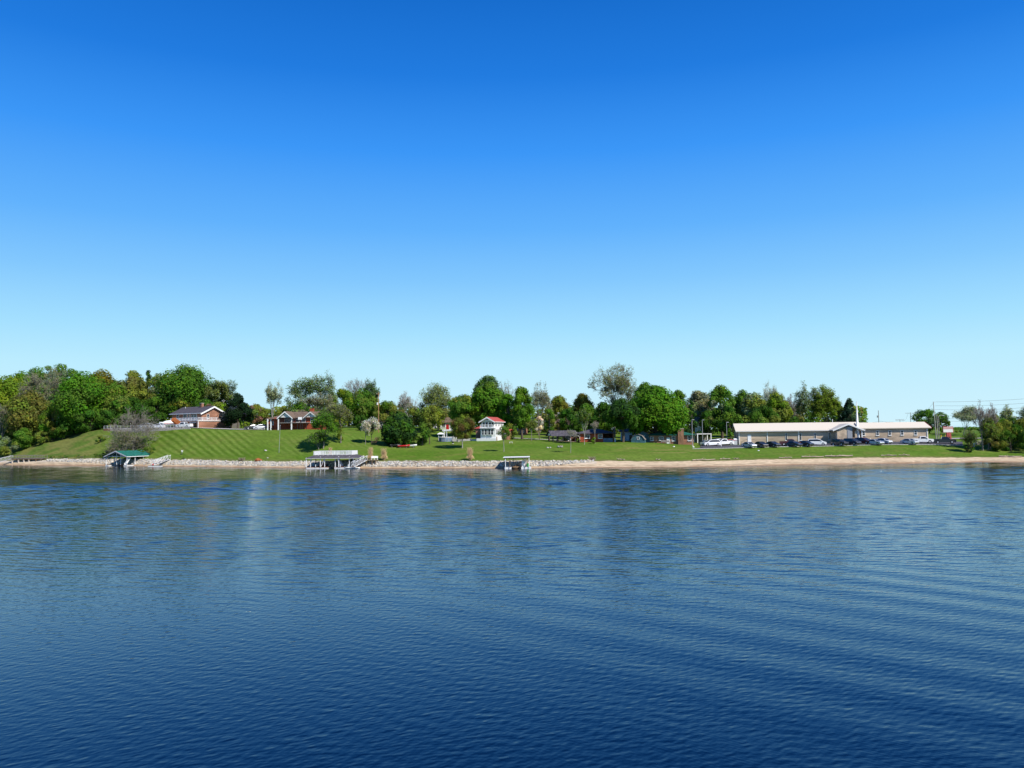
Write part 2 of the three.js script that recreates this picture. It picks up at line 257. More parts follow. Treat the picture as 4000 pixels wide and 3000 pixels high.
  for (let i = 0; i <= nu; i++) for (const d of ds) { const u = -U + 2 * U * i / nu; put(u * d, d, i === 0 || i === nu || d === 16 || d >= 262); }
  for (let i = 0; i < nu; i++) for (let j = 0; j < nd - 1; j++) { const a = i * nd + j, b = a + nd; idx.push(a, b, a + 1, b, b + 1, a + 1); }
  // flat water outside the view: beside, behind and below the viewer
  const A = put(-U * 16, 16, 1), B = put(U * 16, 16, 1), C = put(U * 380, 380, 1), D = put(-U * 380, 380, 1), E = put(-900, -80, 1), F = put(900, -80, 1), G = put(900, 380, 1), H = put(-900, 380, 1);
  idx.push(E, F, A, F, B, A, F, G, B, G, C, B, E, A, H, A, D, H);
  const g = new THREE.BufferGeometry(); g.setAttribute('position', new THREE.Float32BufferAttribute(pos, 3)); g.setAttribute('normal', new THREE.Float32BufferAttribute(nor, 3)); g.setAttribute('uv', new THREE.Float32BufferAttribute(uv, 2)); g.setIndex(idx);
  structure('lake', g, water);
}
// ---------------------------------------------------------------- rocks along the water
{
  const r = rng(301), g = new THREE.IcosahedronGeometry(0.5, 0), p = g.attributes.position;
  for (let i = 0; i < p.count; i++) { const k = 0.8 + 0.4 * hash2(Math.round(p.getX(i) * 50), Math.round(p.getY(i) * 50 + p.getZ(i) * 91), 3); p.setXYZ(i, p.getX(i) * k, p.getY(i) * k * 0.75, p.getZ(i) * k); }
  g.computeVertexNormals();
  const N = 10500, im = new THREE.InstancedMesh(g, mat(1, 1, 1, 0.9), N), m = new THREE.Matrix4(), q = new THREE.Quaternion(), e = new THREE.Euler(), c = new THREE.Color();
  for (let i = 0; i < N; i++) {
    const px = 185 + (2318 - 185) * r(), lo = 1.5 + (px > 2150 ? (px - 2150) / 60 : 0) + (px < 420 ? (420 - px) / 120 : 0), o = lo + (5.0 + (fbm(px * 0.02, 4, 71) - 0.5) * 1.6 - lo) * Math.pow(r(), 0.8), P0 = place(px, o, 0), s = (0.17 + 0.42 * r() * r() + 0.1 * r());
    e.set(r() * 6.3, r() * 6.3, r() * 6.3); q.setFromEuler(e); m.compose(V(P0.x, P0.y + s * 0.12, P0.z), q, V(s * (0.8 + 0.6 * r()), s * (0.7 + 0.4 * r()), s)); im.setMatrixAt(i, m);
    const w = r(), v = 0.25 + 0.42 * r(); if (w < 0.62) c.setRGB(v, v * 0.93, v * 0.8); else if (w < 0.85) c.setRGB(v * 0.95, v * 0.8, v * 0.6); else c.setRGB(v * 0.62, v * 0.63, v * 0.64); im.setColorAt(i, c);
  }
  im.name = 'riprap_stones'; im.castShadow = im.receiveShadow = true; im.userData = { kind: 'stuff', label: 'bank of pale broken limestone rocks along the waterline', category: 'rocks' }; scene.add(im);
}
// ---------------------------------------------------------------- trees
class Soup { // indexed triangles with colours
  constructor() { this.p = []; this.n = []; this.c = []; this.i = []; }
  leaf(x, y, z, nx, ny, nz, s, c, r) { // a small pointed blade, both sides seen
    let l = Math.hypot(nx, ny, nz) || 1; nx /= l; ny /= l; nz /= l;
    let ax = r() - 0.5, ay = r() - 0.5, az = r() - 0.5, d = ax * nx + ay * ny + az * nz; ax -= d * nx; ay -= d * ny; az -= d * nz; l = Math.hypot(ax, ay, az) || 1; ax /= l; ay /= l; az /= l;
    const bx = ny * az - nz * ay, by = nz * ax - nx * az, bz = nx * ay - ny * ax, k = this.p.length / 3, h = s * 0.8, w = s * 0.62;
    this.p.push(x - ax * h * 0.6 - bx * w, y - ay * h * 0.6 - by * w, z - az * h * 0.6 - bz * w, x - ax * h * 0.6 + bx * w, y - ay * h * 0.6 + by * w, z - az * h * 0.6 + bz * w, x + ax * h, y + ay * h, z + az * h);
    for (let q = 0; q < 3; q++) { this.n.push(nx, ny, nz); this.c.push(c[0], c[1], c[2]); }
    this.i.push(k, k + 2, k + 1);
  }
  tube(a, b, ra, rb, sides = 3) {
    const dx = b[0] - a[0], dy = b[1] - a[1], dz = b[2] - a[2], l = Math.hypot(dx, dy, dz) || 1, tx = dx / l, ty = dy / l, tz = dz / l;
    let ux = Math.abs(ty) > 0.9 ? 1 : 0, uy = Math.abs(ty) > 0.9 ? 0 : 1, d = ux * tx + uy * ty; let uz = -d * tz; ux -= d * tx; uy -= d * ty; const m = Math.hypot(ux, uy, uz); ux /= m; uy /= m; uz /= m;
    const vx = ty * uz - tz * uy, vy = tz * ux - tx * uz, vz = tx * uy - ty * ux, k = this.p.length / 3;
    for (let s = 0; s < sides; s++) { const q = s / sides * 6.2832, c = Math.cos(q), t = Math.sin(q), nx = ux * c + vx * t, ny = uy * c + vy * t, nz = uz * c + vz * t; this.p.push(a[0] + nx * ra, a[1] + ny * ra, a[2] + nz * ra, b[0] + nx * rb, b[1] + ny * rb, b[2] + nz * rb); this.n.push(nx, ny, nz, nx, ny, nz); }
    for (let s = 0; s < sides; s++) { const e = k + s * 2, f = k + ((s + 1) % sides) * 2; this.i.push(e, f, e + 1, f, f + 1, e + 1); }
  }
  geo(colours) { const g = new THREE.BufferGeometry(); g.setAttribute('position', new THREE.Float32BufferAttribute(this.p, 3)); g.setAttribute('normal', new THREE.Float32BufferAttribute(this.n, 3)); if (colours) g.setAttribute('color', new THREE.Float32BufferAttribute(this.c, 3)); g.setIndex(this.i); return g; }
}
const leafMat = new THREE.MeshPhysicalMaterial({ vertexColors: true, roughness: 1, transmission: 0.4, thickness: 0, side: THREE.DoubleSide, specularIntensity: 0.1 });
const GREEN = { bright: [0.1067, 0.231, 0.0147], vivid: [0.0835, 0.22, 0.0115], mid: [0.0986, 0.2035, 0.0189], deep: [0.058, 0.143, 0.0137], dark: [0.026, 0.0715, 0.0156], olive: [0.174, 0.2255, 0.0315], brown: [0.1682, 0.176, 0.0368], bronze: [0.1624, 0.165, 0.0189], lime: [0.1856, 0.275, 0.0189], grey: [0.25, 0.25, 0.14], sage: [0.2204, 0.275, 0.1155], blue: [0.116, 0.198, 0.084], pale: [0.348, 0.396, 0.21], rose: [0.286, 0.169, 0.104], blossom: [0.72, 0.68, 0.56], twig: [0.3, 0.27, 0.2] };
const tint = (c, r, v = 0.3) => { const k = 1 - v / 2 + v * r() * 1.15, h = (r() - 0.5) * 0.35; return [c[0] * k * (1 + h), c[1] * k, c[2] * k * (1 + 0.5 * (r() - 0.5))]; };
function clumps(r, w, h, base, shape, n) { // lobes of a crown: centres and radii
  const rx = w * 0.56, ry = (h - base) / 2, cy = base + ry, out = [];
  for (let k = 0; k < n; k++) {
    const a = r() * 6.2832, t = 2 * ((k + 0.5) / n) - 1; let rad = Math.sqrt(1 - t * t), yy = t, f = 0.62 + 0.26 * r();
    if (shape === 'dome') rad = Math.sqrt(Math.max(0, 1 - Math.pow((t + 1) / 2, 2.2))) * (t < -0.6 ? 0.8 : 1);
    if (shape === 'cone') rad = (1 - t) / 2 * 0.95 + 0.06; if (shape === 'tall') rad = Math.pow(1 - t * t, 0.35) * 0.9;
    if (shape === 'fan') rad = 0.25 + 0.75 * Math.sqrt(Math.max(0, 1 - Math.pow(t - 0.25, 2) / 1.6));
    const s = Math.min(rx, ry) * (shape === 'cone' ? 0.2 + 0.22 * rad : 0.26 + 0.2 * r());
    const fx = shape === 'cone' ? rx * rad * (0.55 + 0.5 * r()) : Math.max(0, rx * rad * 1.03 - s * 0.7) * (0.7 + 0.3 * Math.sqrt(r())), fy = shape === 'dome' || shape === 'cone' || shape === 'tall' || shape === 'fan' ? (ry - s * 0.6) : ry * f;
    out.push([Math.cos(a + k * 2.4) * fx, cy + yy * fy, Math.sin(a + k * 2.4) * fx, s]);
  }
  return out;
}
function denseTree(o) { // trunk, limbs, and a crown of leafy lobes
  const r = rng(o.seed), tr = new Soup(), cr = new Soup(), { w, h } = o, base = o.base ?? h * 0.14, shape = o.shape ?? 'round', n = o.lobes ?? Math.round(clamp(w * (h - base) * 0.3, 14, 60));
  const cl = clumps(r, w, h, base, shape, n), rt = o.trunk ?? clamp(h * 0.022, 0.07, 0.45), cy = base + (h - base) * 0.45, lean = [(r() - 0.5) * w * 0.08, (r() - 0.5) * w * 0.08];
  let prev = [0, -0.3, 0]; const nseg = 5; for (let k = 1; k <= nseg; k++) { const t = k / nseg, q = [lean[0] * t + (r() - 0.5) * rt * 0.6, (cy + (h - cy) * 0.3) * t, lean[1] * t + (r() - 0.5) * rt * 0.6]; tr.tube(prev, q, rt * (1.25 - 0.95 * (k - 1) / nseg), rt * (1.25 - 0.95 * t), 8); prev = q; }
  const limbs = Math.min(n, 16); for (let k = 0; k < limbs; k++) { const c = cl[Math.floor(k * n / limbs)], y0 = Math.min(base * 0.75 + (c[1] - base * 0.75) * 0.35, cy), m = [c[0] * 0.45 + (r() - 0.5) * 0.4, (y0 + c[1]) / 2 - 0.15, c[2] * 0.45 + (r() - 0.5) * 0.4]; tr.tube([lean[0] * 0.5, y0, lean[1] * 0.5], m, rt * 0.5, rt * 0.3, 5); tr.tube(m, [c[0], c[1], c[2]], rt * 0.3, rt * 0.1, 4); }
  const size0 = (o.leaf ?? 0.44) * 0.72, want = cl.reduce((s, c) => s + 12.6 * c[3] * c[3], 0) * 1.02 * (o.density ?? 1) / (0.79 * size0 * size0), total = Math.min(want, 1.35 * (o.most ?? 11000)), size = size0 * Math.min(1.5, Math.sqrt(want / total)), sum = cl.reduce((s, c) => s + c[3] * c[3], 0);
  for (const c of cl) {
    const own = tint(o.colour, r, o.vary ?? 0.35); let alt = o.colour2 && r() < (o.share ?? 0.3); const lobe = alt ? tint(o.colour2, r, 0.3) : own;
    const k = Math.round(total * c[3] * c[3] / sum);
    for (let i = 0; i < k; i++) {
      const a = r() * 6.2832, t = 2 * r() - 1, q = Math.sqrt(1 - t * t), dx = q * Math.cos(a), dy = t, dz = q * Math.sin(a), f = c[3] * (0.5 + 0.56 * Math.sqrt(r())) * (1 + 0.22 * Math.sin(5 * a + c[0]) * q);
      cr.leaf(c[0] + dx * f, c[1] + dy * f * 0.82, c[2] + dz * f, dx + (r() - 0.5) * 1.1, dy + 0.3 + (r() - 0.5) * 1.1, dz + (r() - 0.5) * 1.1, size * (0.65 + 0.7 * r()), tint(lobe, r, 0.3), r);
    }
  }
  return [tr, cr];
}
function twigTree(o) { // branching skeleton with few or many small leaves at its ends, fitted to height and width
  const r = rng(o.seed), seg = [], tips = [], th = o.base ?? o.h * 0.22, lv = o.levels ?? 6, up = o.up ?? 0.35;
  const grow = (a, d, len, lev) => {
    const bend = 0.18 + 0.05 * lev, dir = d.clone().add(V((r() - 0.5) * bend, (r() - 0.5) * bend + up * 0.18, (r() - 0.5) * bend)).normalize(), m = a.clone().addScaledVector(dir, len * 0.5);
    dir.add(V((r() - 0.5) * bend, (r() - 0.5) * bend, (r() - 0.5) * bend)).normalize(); const b = m.clone().addScaledVector(dir, len * 0.5);
    seg.push([a, m, lev], [m, b, lev + 0.5]); if (lev >= lv - 2) tips.push(b, m); if (lev >= lv) return;
    const k = lev < 1 ? (o.split ?? 4) : r() < 0.55 ? 3 : 2, turn = r() * 6.28;
    for (let q = 0; q < k; q++) { const t = turn + q / k * 6.2832 + (r() - 0.5), ang = (o.angle ?? 0.5) * (0.55 + 0.8 * r()) * (lev < 1 ? 1.15 : 1), side = V(Math.cos(t), 0, Math.sin(t)); side.addScaledVector(dir, -side.dot(dir)).normalize(); grow(q === 0 || lev < 1 ? b : m.clone().lerp(b, r()), dir.clone().multiplyScalar(Math.cos(ang)).addScaledVector(side, Math.sin(ang)), len * (0.66 + 0.24 * r()), lev + 1); }
  };
  const stems = o.stems ?? 1;
  for (let s = 0; s < stems; s++) grow(V(stems > 1 ? (r() - 0.5) * 0.3 : 0, -0.25, stems > 1 ? (r() - 0.5) * 0.3 : 0), V((r() - 0.5) * (stems > 1 ? 0.5 : 0.08), 1, (r() - 0.5) * (stems > 1 ? 0.5 : 0.08)).normalize(), th + 0.25, 0);
  const ys = tips.map((p) => p.y).sort((a, b) => a - b), xs = tips.map((p) => Math.hypot(p.x, p.z)).sort((a, b) => a - b), ky = (o.h - th) / Math.max(0.1, ys[Math.floor(ys.length * 0.985)] - th), kx = (o.w / 2) / Math.max(0.1, xs[Math.floor(xs.length * 0.93)]);
  const fit = (p) => { const t = clamp(p.y / th, 0, 1); return [p.x * (1 + (kx - 1) * t), p.y > th ? th + (p.y - th) * ky : p.y, p.z * (1 + (kx - 1) * t)]; };
  const tr = new Soup(), cr = new Soup(), rt = o.trunk ?? clamp(o.h * 0.02, 0.06, 0.4), rad = (l) => Math.max(o.thin ?? 0.022, rt * Math.pow(0.52, l));
  for (const [a, b, l] of seg) tr.tube(fit(a), fit(b), rad(l), rad(l + 0.5), l < 1 ? 7 : l < 3 ? 4 : 3);
  const per = (o.leaves ?? 3) * 0.8, size = (o.leaf ?? 0.32) * 0.68, sc = o.scatter ?? 0.8;
  if (per > 0) for (const p of tips) { const f = fit(p), c = tint(o.colour2 && r() < (o.share ?? 0.3) ? o.colour2 : o.colour, r, 0.35), k = Math.floor(per + r()); for (let i = 0; i < k; i++) cr.leaf(f[0] + (r() - 0.5) * sc, f[1] + (r() - 0.5) * sc, f[2] + (r() - 0.5) * sc, r() - 0.5, 0.3 + r(), r() - 0.35, size * (0.6 + 0.8 * r()), tint(c, r, 0.25), r); }
  return [tr, cr];
}
let treeSeed = 1000;
function tree(kind, px, off, topY, wPx, label, o = {}) {
  const p = place(px, off, 0.06), h = topAt(px, topY, p), w = wPx * p.s, name = o.name ?? (kind === 'dense' ? 'leafy_tree' : (o.leaves === 0 ? 'bare_tree' : 'budding_tree'));
  const base = o.baseY ? Math.max(0.1, topAt(px, o.baseY, p)) : undefined, s = { ...o, h, w, base: base ?? o.base, seed: ++treeSeed * 7 };
  const [tr, cr] = kind === 'dense' ? denseTree(s) : twigTree(s), t = thing(name, label, o.category ?? 'tree', p, 0, o.group);
  part(t, 'trunk', tr.geo(false), o.bark ?? M.bark); if (cr.p.length) part(t, o.crownName ?? 'crown', cr.geo(true), leafMat);
  return t;
}
{
  const G = GREEN, D = (...a) => tree('dense', ...a), T = (...a) => tree('twig', ...a), wood = 'trees of the wooded slope';
  // wooded slope on the left
  D(20, 55, 1466, 150, 'yellow-green tree at the edge of the picture above the pier', { colour: G.lime, group: wood });
  D(75, 82, 1448, 120, 'rounded green treetop rising behind the yellow-green edge tree', { colour: G.bright, group: wood });
  D(138, 92, 1437, 100, 'dark tufted treetop between the edge trees and the tall one', { colour: G.mid, colour2: G.blue, group: wood });
  T(150, 48, 1458, 150, 'grey leafless tree standing inside the wooded slope', { colour: G.grey, leaves: 3, leaf: 0.4, bark: M.greyBark, levels: 7, group: wood });
  for (const [a, b, c, l] of [[185, 1421, 80, 'first of the three tall thin treetops on the wooded skyline'], [232, 1417, 90, 'middle of the three tall thin treetops on the wooded skyline'], [284, 1420, 76, 'last of the three tall thin treetops on the wooded skyline']]) D(a, 96 + a * 0.02, b, c, l, { colour: G.mid, colour2: G.sage, share: 0.4, lobes: 26, density: 0.85, group: wood });
  D(318, 36, 1458, 195, 'big bright green maple filling the slope beside the retaining wall', { colour: G.vivid, colour2: G.mid, baseY: 1690, lobes: 75, most: 15000, group: wood });
  D(395, 62, 1446, 135, 'bronze-green tree whose crown peers over the big maple', { colour: G.bronze, colour2: G.mid, group: wood });
  D(120, 33, 1532, 165, 'brownish olive tree low in the middle of the wood', { colour: G.brown, colour2: G.olive, share: 0.5, baseY: 1720, group: wood });
  D(205, 30, 1562, 90, 'narrow green tree beside the brownish olive tree', { colour: G.olive, colour2: G.bright, share: 0.5, baseY: 1715, group: wood });
  D(97, 22, 1668, 75, 'small green tree at the foot of the wooded slope', { colour: G.mid, baseY: 1762, group: wood });
  D(165, 25, 1684, 55, 'little olive tree above the grass bank by the wood', { colour: G.olive, baseY: 1735, group: wood });
  D(25, 14, 1704, 78, 'greyish green thicket behind the wooden pier', { colour: G.sage, colour2: G.olive, baseY: 1785, group: wood, density: 0.8 });
  T(10, 27, 1582, 95, 'grey leafless shrub tree at the left edge of the picture', { colour: G.grey, leaves: 2, leaf: 0.36, bark: M.greyBark, group: wood });
  D(245, 29, 1642, 75, 'dark shrub tree under the big bright maple', { colour: G.deep, colour2: G.brown, baseY: 1708, group: wood });
  D(60, 40, 1600, 110, 'dark green understorey tree behind the pier thicket', { colour: G.deep, baseY: 1740, group: wood });
  D(350, 34, 1600, 120, 'dark green tree in the shade left of the retaining wall', { colour: G.deep, baseY: 1685, group: wood });
  D(452, 45, 1508, 115, 'olive tree just right of the big bright maple', { colour: G.olive, colour2: G.mid, share: 0.5, group: wood });
  D(428, 38, 1600, 90, 'dark shaded tree behind the fence of the car park', { colour: G.deep, group: wood });
  D(512, 62, 1446, 105, 'feathery olive tree behind the leafless bank tree', { colour: G.olive, colour2: G.brown, share: 0.4, density: 0.85, group: wood });
  D(520, 50, 1560, 130, 'dark green tree behind the parked pale cars', { colour: G.deep, colour2: G.mid, group: wood });
  D(574, 70, 1444, 60, 'slim dark conifer on the skyline left of the great round tree', { colour: G.dark, colour2: G.deep, shape: 'cone', name: 'conifer', leaf: 0.4, group: wood });
  D(612, 74, 1446, 75, 'pale olive treetop between the conifer and the great round tree', { colour: G.sage, colour2: G.olive, density: 0.7, group: wood });
  D(718, 62, 1423, 200, 'great round dark green tree towering over the brick house', { colour: G.deep, colour2: G.mid, share: 0.45, lobes: 80, most: 16000, baseY: 1640, group: wood });
  D(610, 52, 1545, 110, 'dark green tree behind the boat on its trailer', { colour: G.deep, colour2: G.mid, group: wood });
  D(705, 56, 1542, 75, 'olive tree directly behind the brick house chimney', { colour: G.olive, colour2: G.mid, share: 0.5, group: wood });
  D(790, 58, 1555, 110, 'dark tree behind the gable of the brick house', { colour: G.deep, colour2: G.mid, group: wood });
  T(838, 66, 1497, 105, 'greyish olive half-leafed tree right of the great round tree', { colour: G.olive, colour2: G.sage, leaves: 7, leaf: 0.42, levels: 7, scatter: 1.2 });
  T(895, 72, 1500, 95, 'blue-green open tree behind the utility pole', { colour: G.blue, colour2: G.sage, leaves: 6, leaf: 0.4, levels: 6, scatter: 1.1 });
  D(855, 58, 1570, 90, 'yellowish tree behind the terrace railing', { colour: G.olive, colour2: G.lime, density: 0.9 });
  T(820, 50, 1583, 52, 'rosy brown leafless shrub beside the brick gable', { colour: G.rose, leaves: 6, leaf: 0.3, name: 'budding_shrub', category: 'shrub' });
  D(928, 46, 1537, 108, 'dark glossy magnolia standing beside the driveway', { colour: [0.014, 0.038, 0.013], colour2: [0.05, 0.06, 0.07], share: 0.12, baseY: 1645, leaf: 0.36, shape: 'cone', lobes: 34 });
  D(893, 50, 1600, 60, 'lower bough mass of dark evergreen beside the magnolia', { colour: G.dark, name: 'evergreen_shrub', category: 'shrub' });
  D(1002, 52, 1580, 90, 'olive brown tree left of the porch house', { colour: G.olive, colour2: G.rose, share: 0.35, density: 0.9 });
  D(957, 42, 1644, 34, 'round yellow-green bush beside the magnolia trunk', { colour: G.olive, colour2: G.lime, base: 0.1, name: 'round_bush', category: 'bush', leaf: 0.28 });
  D(995, 42, 1655, 30, 'round dark bush behind the dark parked car', { colour: G.deep, base: 0.1, name: 'round_bush', category: 'bush', leaf: 0.28 });
  T(1061, 68, 1502, 70, 'tall slender pale tree behind the porch house roof', { colour: G.pale, colour2: G.sage, leaves: 6, leaf: 0.36, up: 0.9, angle: 0.42, levels: 6, scatter: 0.9, bark: M.paleBark, base: 3 });
  D(1108, 66, 1592, 70, 'rosy olive bushy tree behind the porch house ridge', { colour: G.rose, colour2: G.olive, share: 0.5, density: 0.7 });
  // middle of the shore
  T(1215, 72, 1474, 175, 'large open grey-green tree behind the red chimney', { colour: G.sage, colour2: G.mid, share: 0.45, leaves: 5, leaf: 0.42, levels: 7, scatter: 1.3 });
  D(1168, 66, 1560, 85, 'green leafy tree left behind the porch house', { colour: G.bright, colour2: G.sage, share: 0.4, density: 0.6 });
  T(1268, 55, 1545, 150, 'grey half-leafed tree at the right gable of the porch house', { colour: G.grey, colour2: G.olive, leaves: 3, leaf: 0.36, levels: 7, bark: M.greyBark });
  D(1335, 82, 1514, 100, 'yellow-green tree behind the ivy-wrapped tree', { colour: G.lime, colour2: G.mid, share: 0.4, density: 0.75 });
  T(1410, 90, 1488, 130, 'thin leafless crown behind the yellow-green tree', { colour: G.twig, leaves: 1, leaf: 0.3, levels: 7, bark: M.greyBark });
  D(1420, 86, 1520, 110, 'dark olive tree left of the orange utility pole', { colour: G.mid, colour2: G.olive, share: 0.5, density: 0.7 });
  T(1455, 88, 1492, 60, 'wispy tall tree beside the orange utility pole', { colour: G.blue, colour2: G.mid, leaves: 6, leaf: 0.36, up: 0.8, angle: 0.4 });
  D(1408, 58, 1618, 70, 'dense dark bush behind the white dogwoods', { colour: G.deep, name: 'large_bush', category: 'bush', base: 0.2 });
  D(1300, 55, 1640, 80, 'low green bush behind the small trees on the slope', { colour: G.olive, colour2: G.mid, name: 'large_bush', category: 'bush', base: 0.2 });
  T(1262, 17, 1618, 105, 'small bright green tree behind the dock with railings', { colour: G.bright, colour2: G.vivid, leaves: 5, leaf: 0.34, levels: 6, scatter: 0.9, bark: M.greyBark, stems: 2, baseY: 1715 });
  T(1245, 16, 1690, 80, 'low green saplings beneath the small bright tree', { colour: G.mid, colour2: G.bright, leaves: 3, leaf: 0.3, levels: 5, stems: 3, base: 0.8, bark: M.greyBark, name: 'sapling_clump' });
  T(1331, 24, 1585, 115, 'twiggy grey tree with ivy round its trunk', { colour: G.olive, colour2: G.grey, leaves: 2.4, leaf: 0.3, levels: 7, bark: M.greyBark, baseY: 1668 });
  D(1331, 24.2, 1662, 32, 'ivy sleeve round the trunk of the twiggy tree', { colour: G.olive, colour2: G.deep, base: 0.6, shape: 'tall', name: 'ivy', category: 'ivy', leaf: 0.26, density: 0.6, trunk: 0.05, crownName: 'foliage' });
  T(1427, 27, 1650, 34, 'slimmer white-flowering dogwood left of its companion', { colour: G.blossom, colour2: G.sage, share: 0.25, leaves: 6, leaf: 0.3, levels: 5, bark: M.greyBark, name: 'dogwood_tree', baseY: 1705 });
  T(1452, 29, 1641, 62, 'wider white-flowering dogwood beside the dark evergreen', { colour: G.blossom, colour2: G.sage, share: 0.25, leaves: 6, leaf: 0.32, levels: 6, name: 'dogwood_tree', baseY: 1700 });
  T(1470, 27, 1705, 26, 'tiny reddish shrub between dogwood and dark evergreen', { colour: G.rose, leaves: 2, leaf: 0.22, levels: 4, name: 'budding_shrub', category: 'shrub' });
  D(1558, 30, 1612, 128, 'broad dark rounded evergreen shading the lawn boats', { colour: G.dark, colour2: G.deep, share: 0.4, baseY: 1738, shape: 'dome', lobes: 70, most: 14000, leaf: 0.38, vary: 0.25 });
  D(1650, 33, 1648, 62, 'drooping green evergreen beside the broad dark one', { colour: G.deep, colour2: G.mid, share: 0.5, base: 0.2, shape: 'dome', leaf: 0.36 });
  D(1678, 36, 1652, 44, 'small olive tree right of the drooping evergreen', { colour: G.olive, colour2: G.brown, density: 0.8, baseY: 1690 });
  D(1510, 84, 1566, 120, 'olive tree behind the broad dark evergreen', { colour: G.olive, colour2: G.mid, share: 0.4, density: 0.7 });
  T(1592, 100, 1538, 85, 'pale leafless tree on the skyline behind the evergreen', { colour: G.twig, leaves: 0.6, leaf: 0.28, levels: 7, bark: M.paleBark });
  D(1600, 80, 1590, 110, 'brownish tree behind the drooping evergreen', { colour: G.brown, colour2: G.olive, share: 0.5, density: 0.7 });
  T(1712, 84, 1508, 185, 'large fan-shaped olive tree with bare right limbs', { colour: G.olive, colour2: G.sage, share: 0.4, leaves: 5, leaf: 0.42, levels: 7, scatter: 1.3, bark: M.greyBark, angle: 0.6, up: 0.3 });
  D(1680, 76, 1580, 110, 'yellowish lower tree beneath the fan-shaped olive', { colour: G.olive, colour2: G.lime, density: 0.7 });
  D(1818, 64, 1541, 122, 'dense olive green tree above the pergola', { colour: G.olive, colour2: G.mid, share: 0.6, baseY: 1660 });
  D(1908, 92, 1448, 108, 'tall blue-green tree crowning the white house', { colour: G.blue, colour2: G.mid, share: 0.4, density: 0.85 });
  D(1908, 66, 1498, 128, 'bright green tree directly behind the white house', { colour: G.bright, colour2: G.mid, share: 0.4, baseY: 1690, lobes: 60, most: 14000 });
  T(1982, 96, 1496, 60, 'thin grey tree between the two bright green trees', { colour: G.twig, colour2: G.sage, leaves: 1.5, leaf: 0.3, levels: 6, bark: M.greyBark });
  D(1992, 60, 1520, 70, 'vivid green tree right of the white house', { colour: G.vivid, baseY: 1695 });
  D(2040, 56, 1511, 88, 'bright green tree with dark trunk on the open lawn', { colour: G.bright, colour2: G.mid, share: 0.4, baseY: 1672, shape: 'tall', lobes: 34, trunk: 0.33 });
  D(1993, 50, 1655, 60, 'small leafy tree beside the brick wing of the white house', { colour: G.olive, colour2: G.mid, density: 0.7, base: 0.4 });
  T(2105, 88, 1508, 105, 'open grey tree on the skyline above the white dogwood', { colour: G.grey, colour2: G.sage, leaves: 2.5, leaf: 0.34, levels: 7, bark: M.greyBark });
  D(2107, 60, 1625, 36, 'white dogwood in full bloom by the lane', { colour: G.blossom, colour2: [0.45, 0.45, 0.3], share: 0.2, baseY: 1692, name: 'dogwood_tree', leaf: 0.3, shape: 'tall', trunk: 0.08 });
  T(2076, 46, 1643, 40, 'small thin olive tree left of the blooming dogwood', { colour: G.olive, leaves: 3, leaf: 0.26, levels: 6, baseY: 1690, bark: M.greyBark });
  D(2146, 50, 1595, 56, 'upright olive tree left of the picnic pavilion', { colour: G.olive, colour2: G.mid, share: 0.5, shape: 'tall', baseY: 1690, density: 0.75, leaf: 0.34 });
  D(2180, 74, 1606, 36, 'cream-flowering tree half hidden behind the olive tree', { colour: [0.5, 0.42, 0.3], colour2: G.brown, share: 0.3, baseY: 1670, name: 'dogwood_tree', density: 0.7 });
  D(2186, 92, 1548, 100, 'first bronze dome-shaped tree behind the pavilion', { colour: G.bronze, colour2: G.olive, share: 0.3, shape: 'dome', leaf: 0.36, vary: 0.2 });
  D(2277, 97, 1537, 95, 'second bronze dome-shaped tree nearer the tall open tree', { colour: G.bronze, colour2: G.brown, share: 0.4, shape: 'dome', leaf: 0.36, vary: 0.2 });
  D(2225, 68, 1592, 80, 'dark green tree behind the pavilion roof', { colour: G.deep, baseY: 1690 });
  D(2290, 74, 1577, 105, 'green domed tree behind the red brick ranch house', { colour: G.mid, colour2: G.deep, share: 0.4, shape: 'dome' });
  T(2228, 17, 1680, 46, 'thin bare sapling closest to the water before the pavilion', { colour: G.twig, colour2: G.olive, leaves: 1.2, leaf: 0.2, levels: 5, baseY: 1722, bark: M.paleBark, trunk: 0.085, thin: 0.016 });
  T(2283, 36, 1604, 54, 'young upright green tree before the red brick ranch house', { colour: G.mid, colour2: G.olive, leaves: 6, leaf: 0.28, levels: 6, up: 1.1, angle: 0.4, baseY: 1706, bark: M.paleBark, trunk: 0.1, scatter: 0.6 });
  T(2325, 39, 1648, 30, 'slender leafless tree against the ranch house wall', { colour: G.twig, leaves: 1, leaf: 0.2, levels: 6, up: 0.9, angle: 0.4, bark: M.paleBark, trunk: 0.08, baseY: 1695 });
  D(2321, 38, 1708, 19, 'round yellow-green bush against the ranch house wall', { colour: G.lime, base: 0.08, name: 'round_bush', category: 'bush', leaf: 0.22 });
  D(2260, 43, 1713, 17, 'clipped green bush at the pavilion corner', { colour: G.olive, base: 0.05, name: 'round_bush', category: 'bush', leaf: 0.2 });
  D(2206, 47, 1711, 19, 'clipped round bush under the pavilion eave', { colour: G.olive, colour2: G.mid, base: 0.05, name: 'round_bush', category: 'bush', leaf: 0.2 });
  D(2365, 72, 1570, 90, 'dark leafy tree behind the ranch house roof end', { colour: G.deep, colour2: G.mid, share: 0.4 });
  T(2400, 90, 1434, 190, 'huge open-crowned tree standing above all the others', { colour: G.olive, colour2: G.grey, share: 0.5, leaves: 1.9, leaf: 0.4, levels: 8, scatter: 0.8, bark: M.greyBark, angle: 0.46, up: 0.5, trunk: 0.5 });
  D(2434, 45, 1560, 130, 'dark shade tree with stout trunk before the white garage', { colour: G.deep, colour2: G.dark, share: 0.4, baseY: 1680, trunk: 0.34, lobes: 40 });
  D(2522, 78, 1486, 90, 'rounded green treetop behind the huge bright shade tree', { colour: G.mid, colour2: G.bright, share: 0.3 });
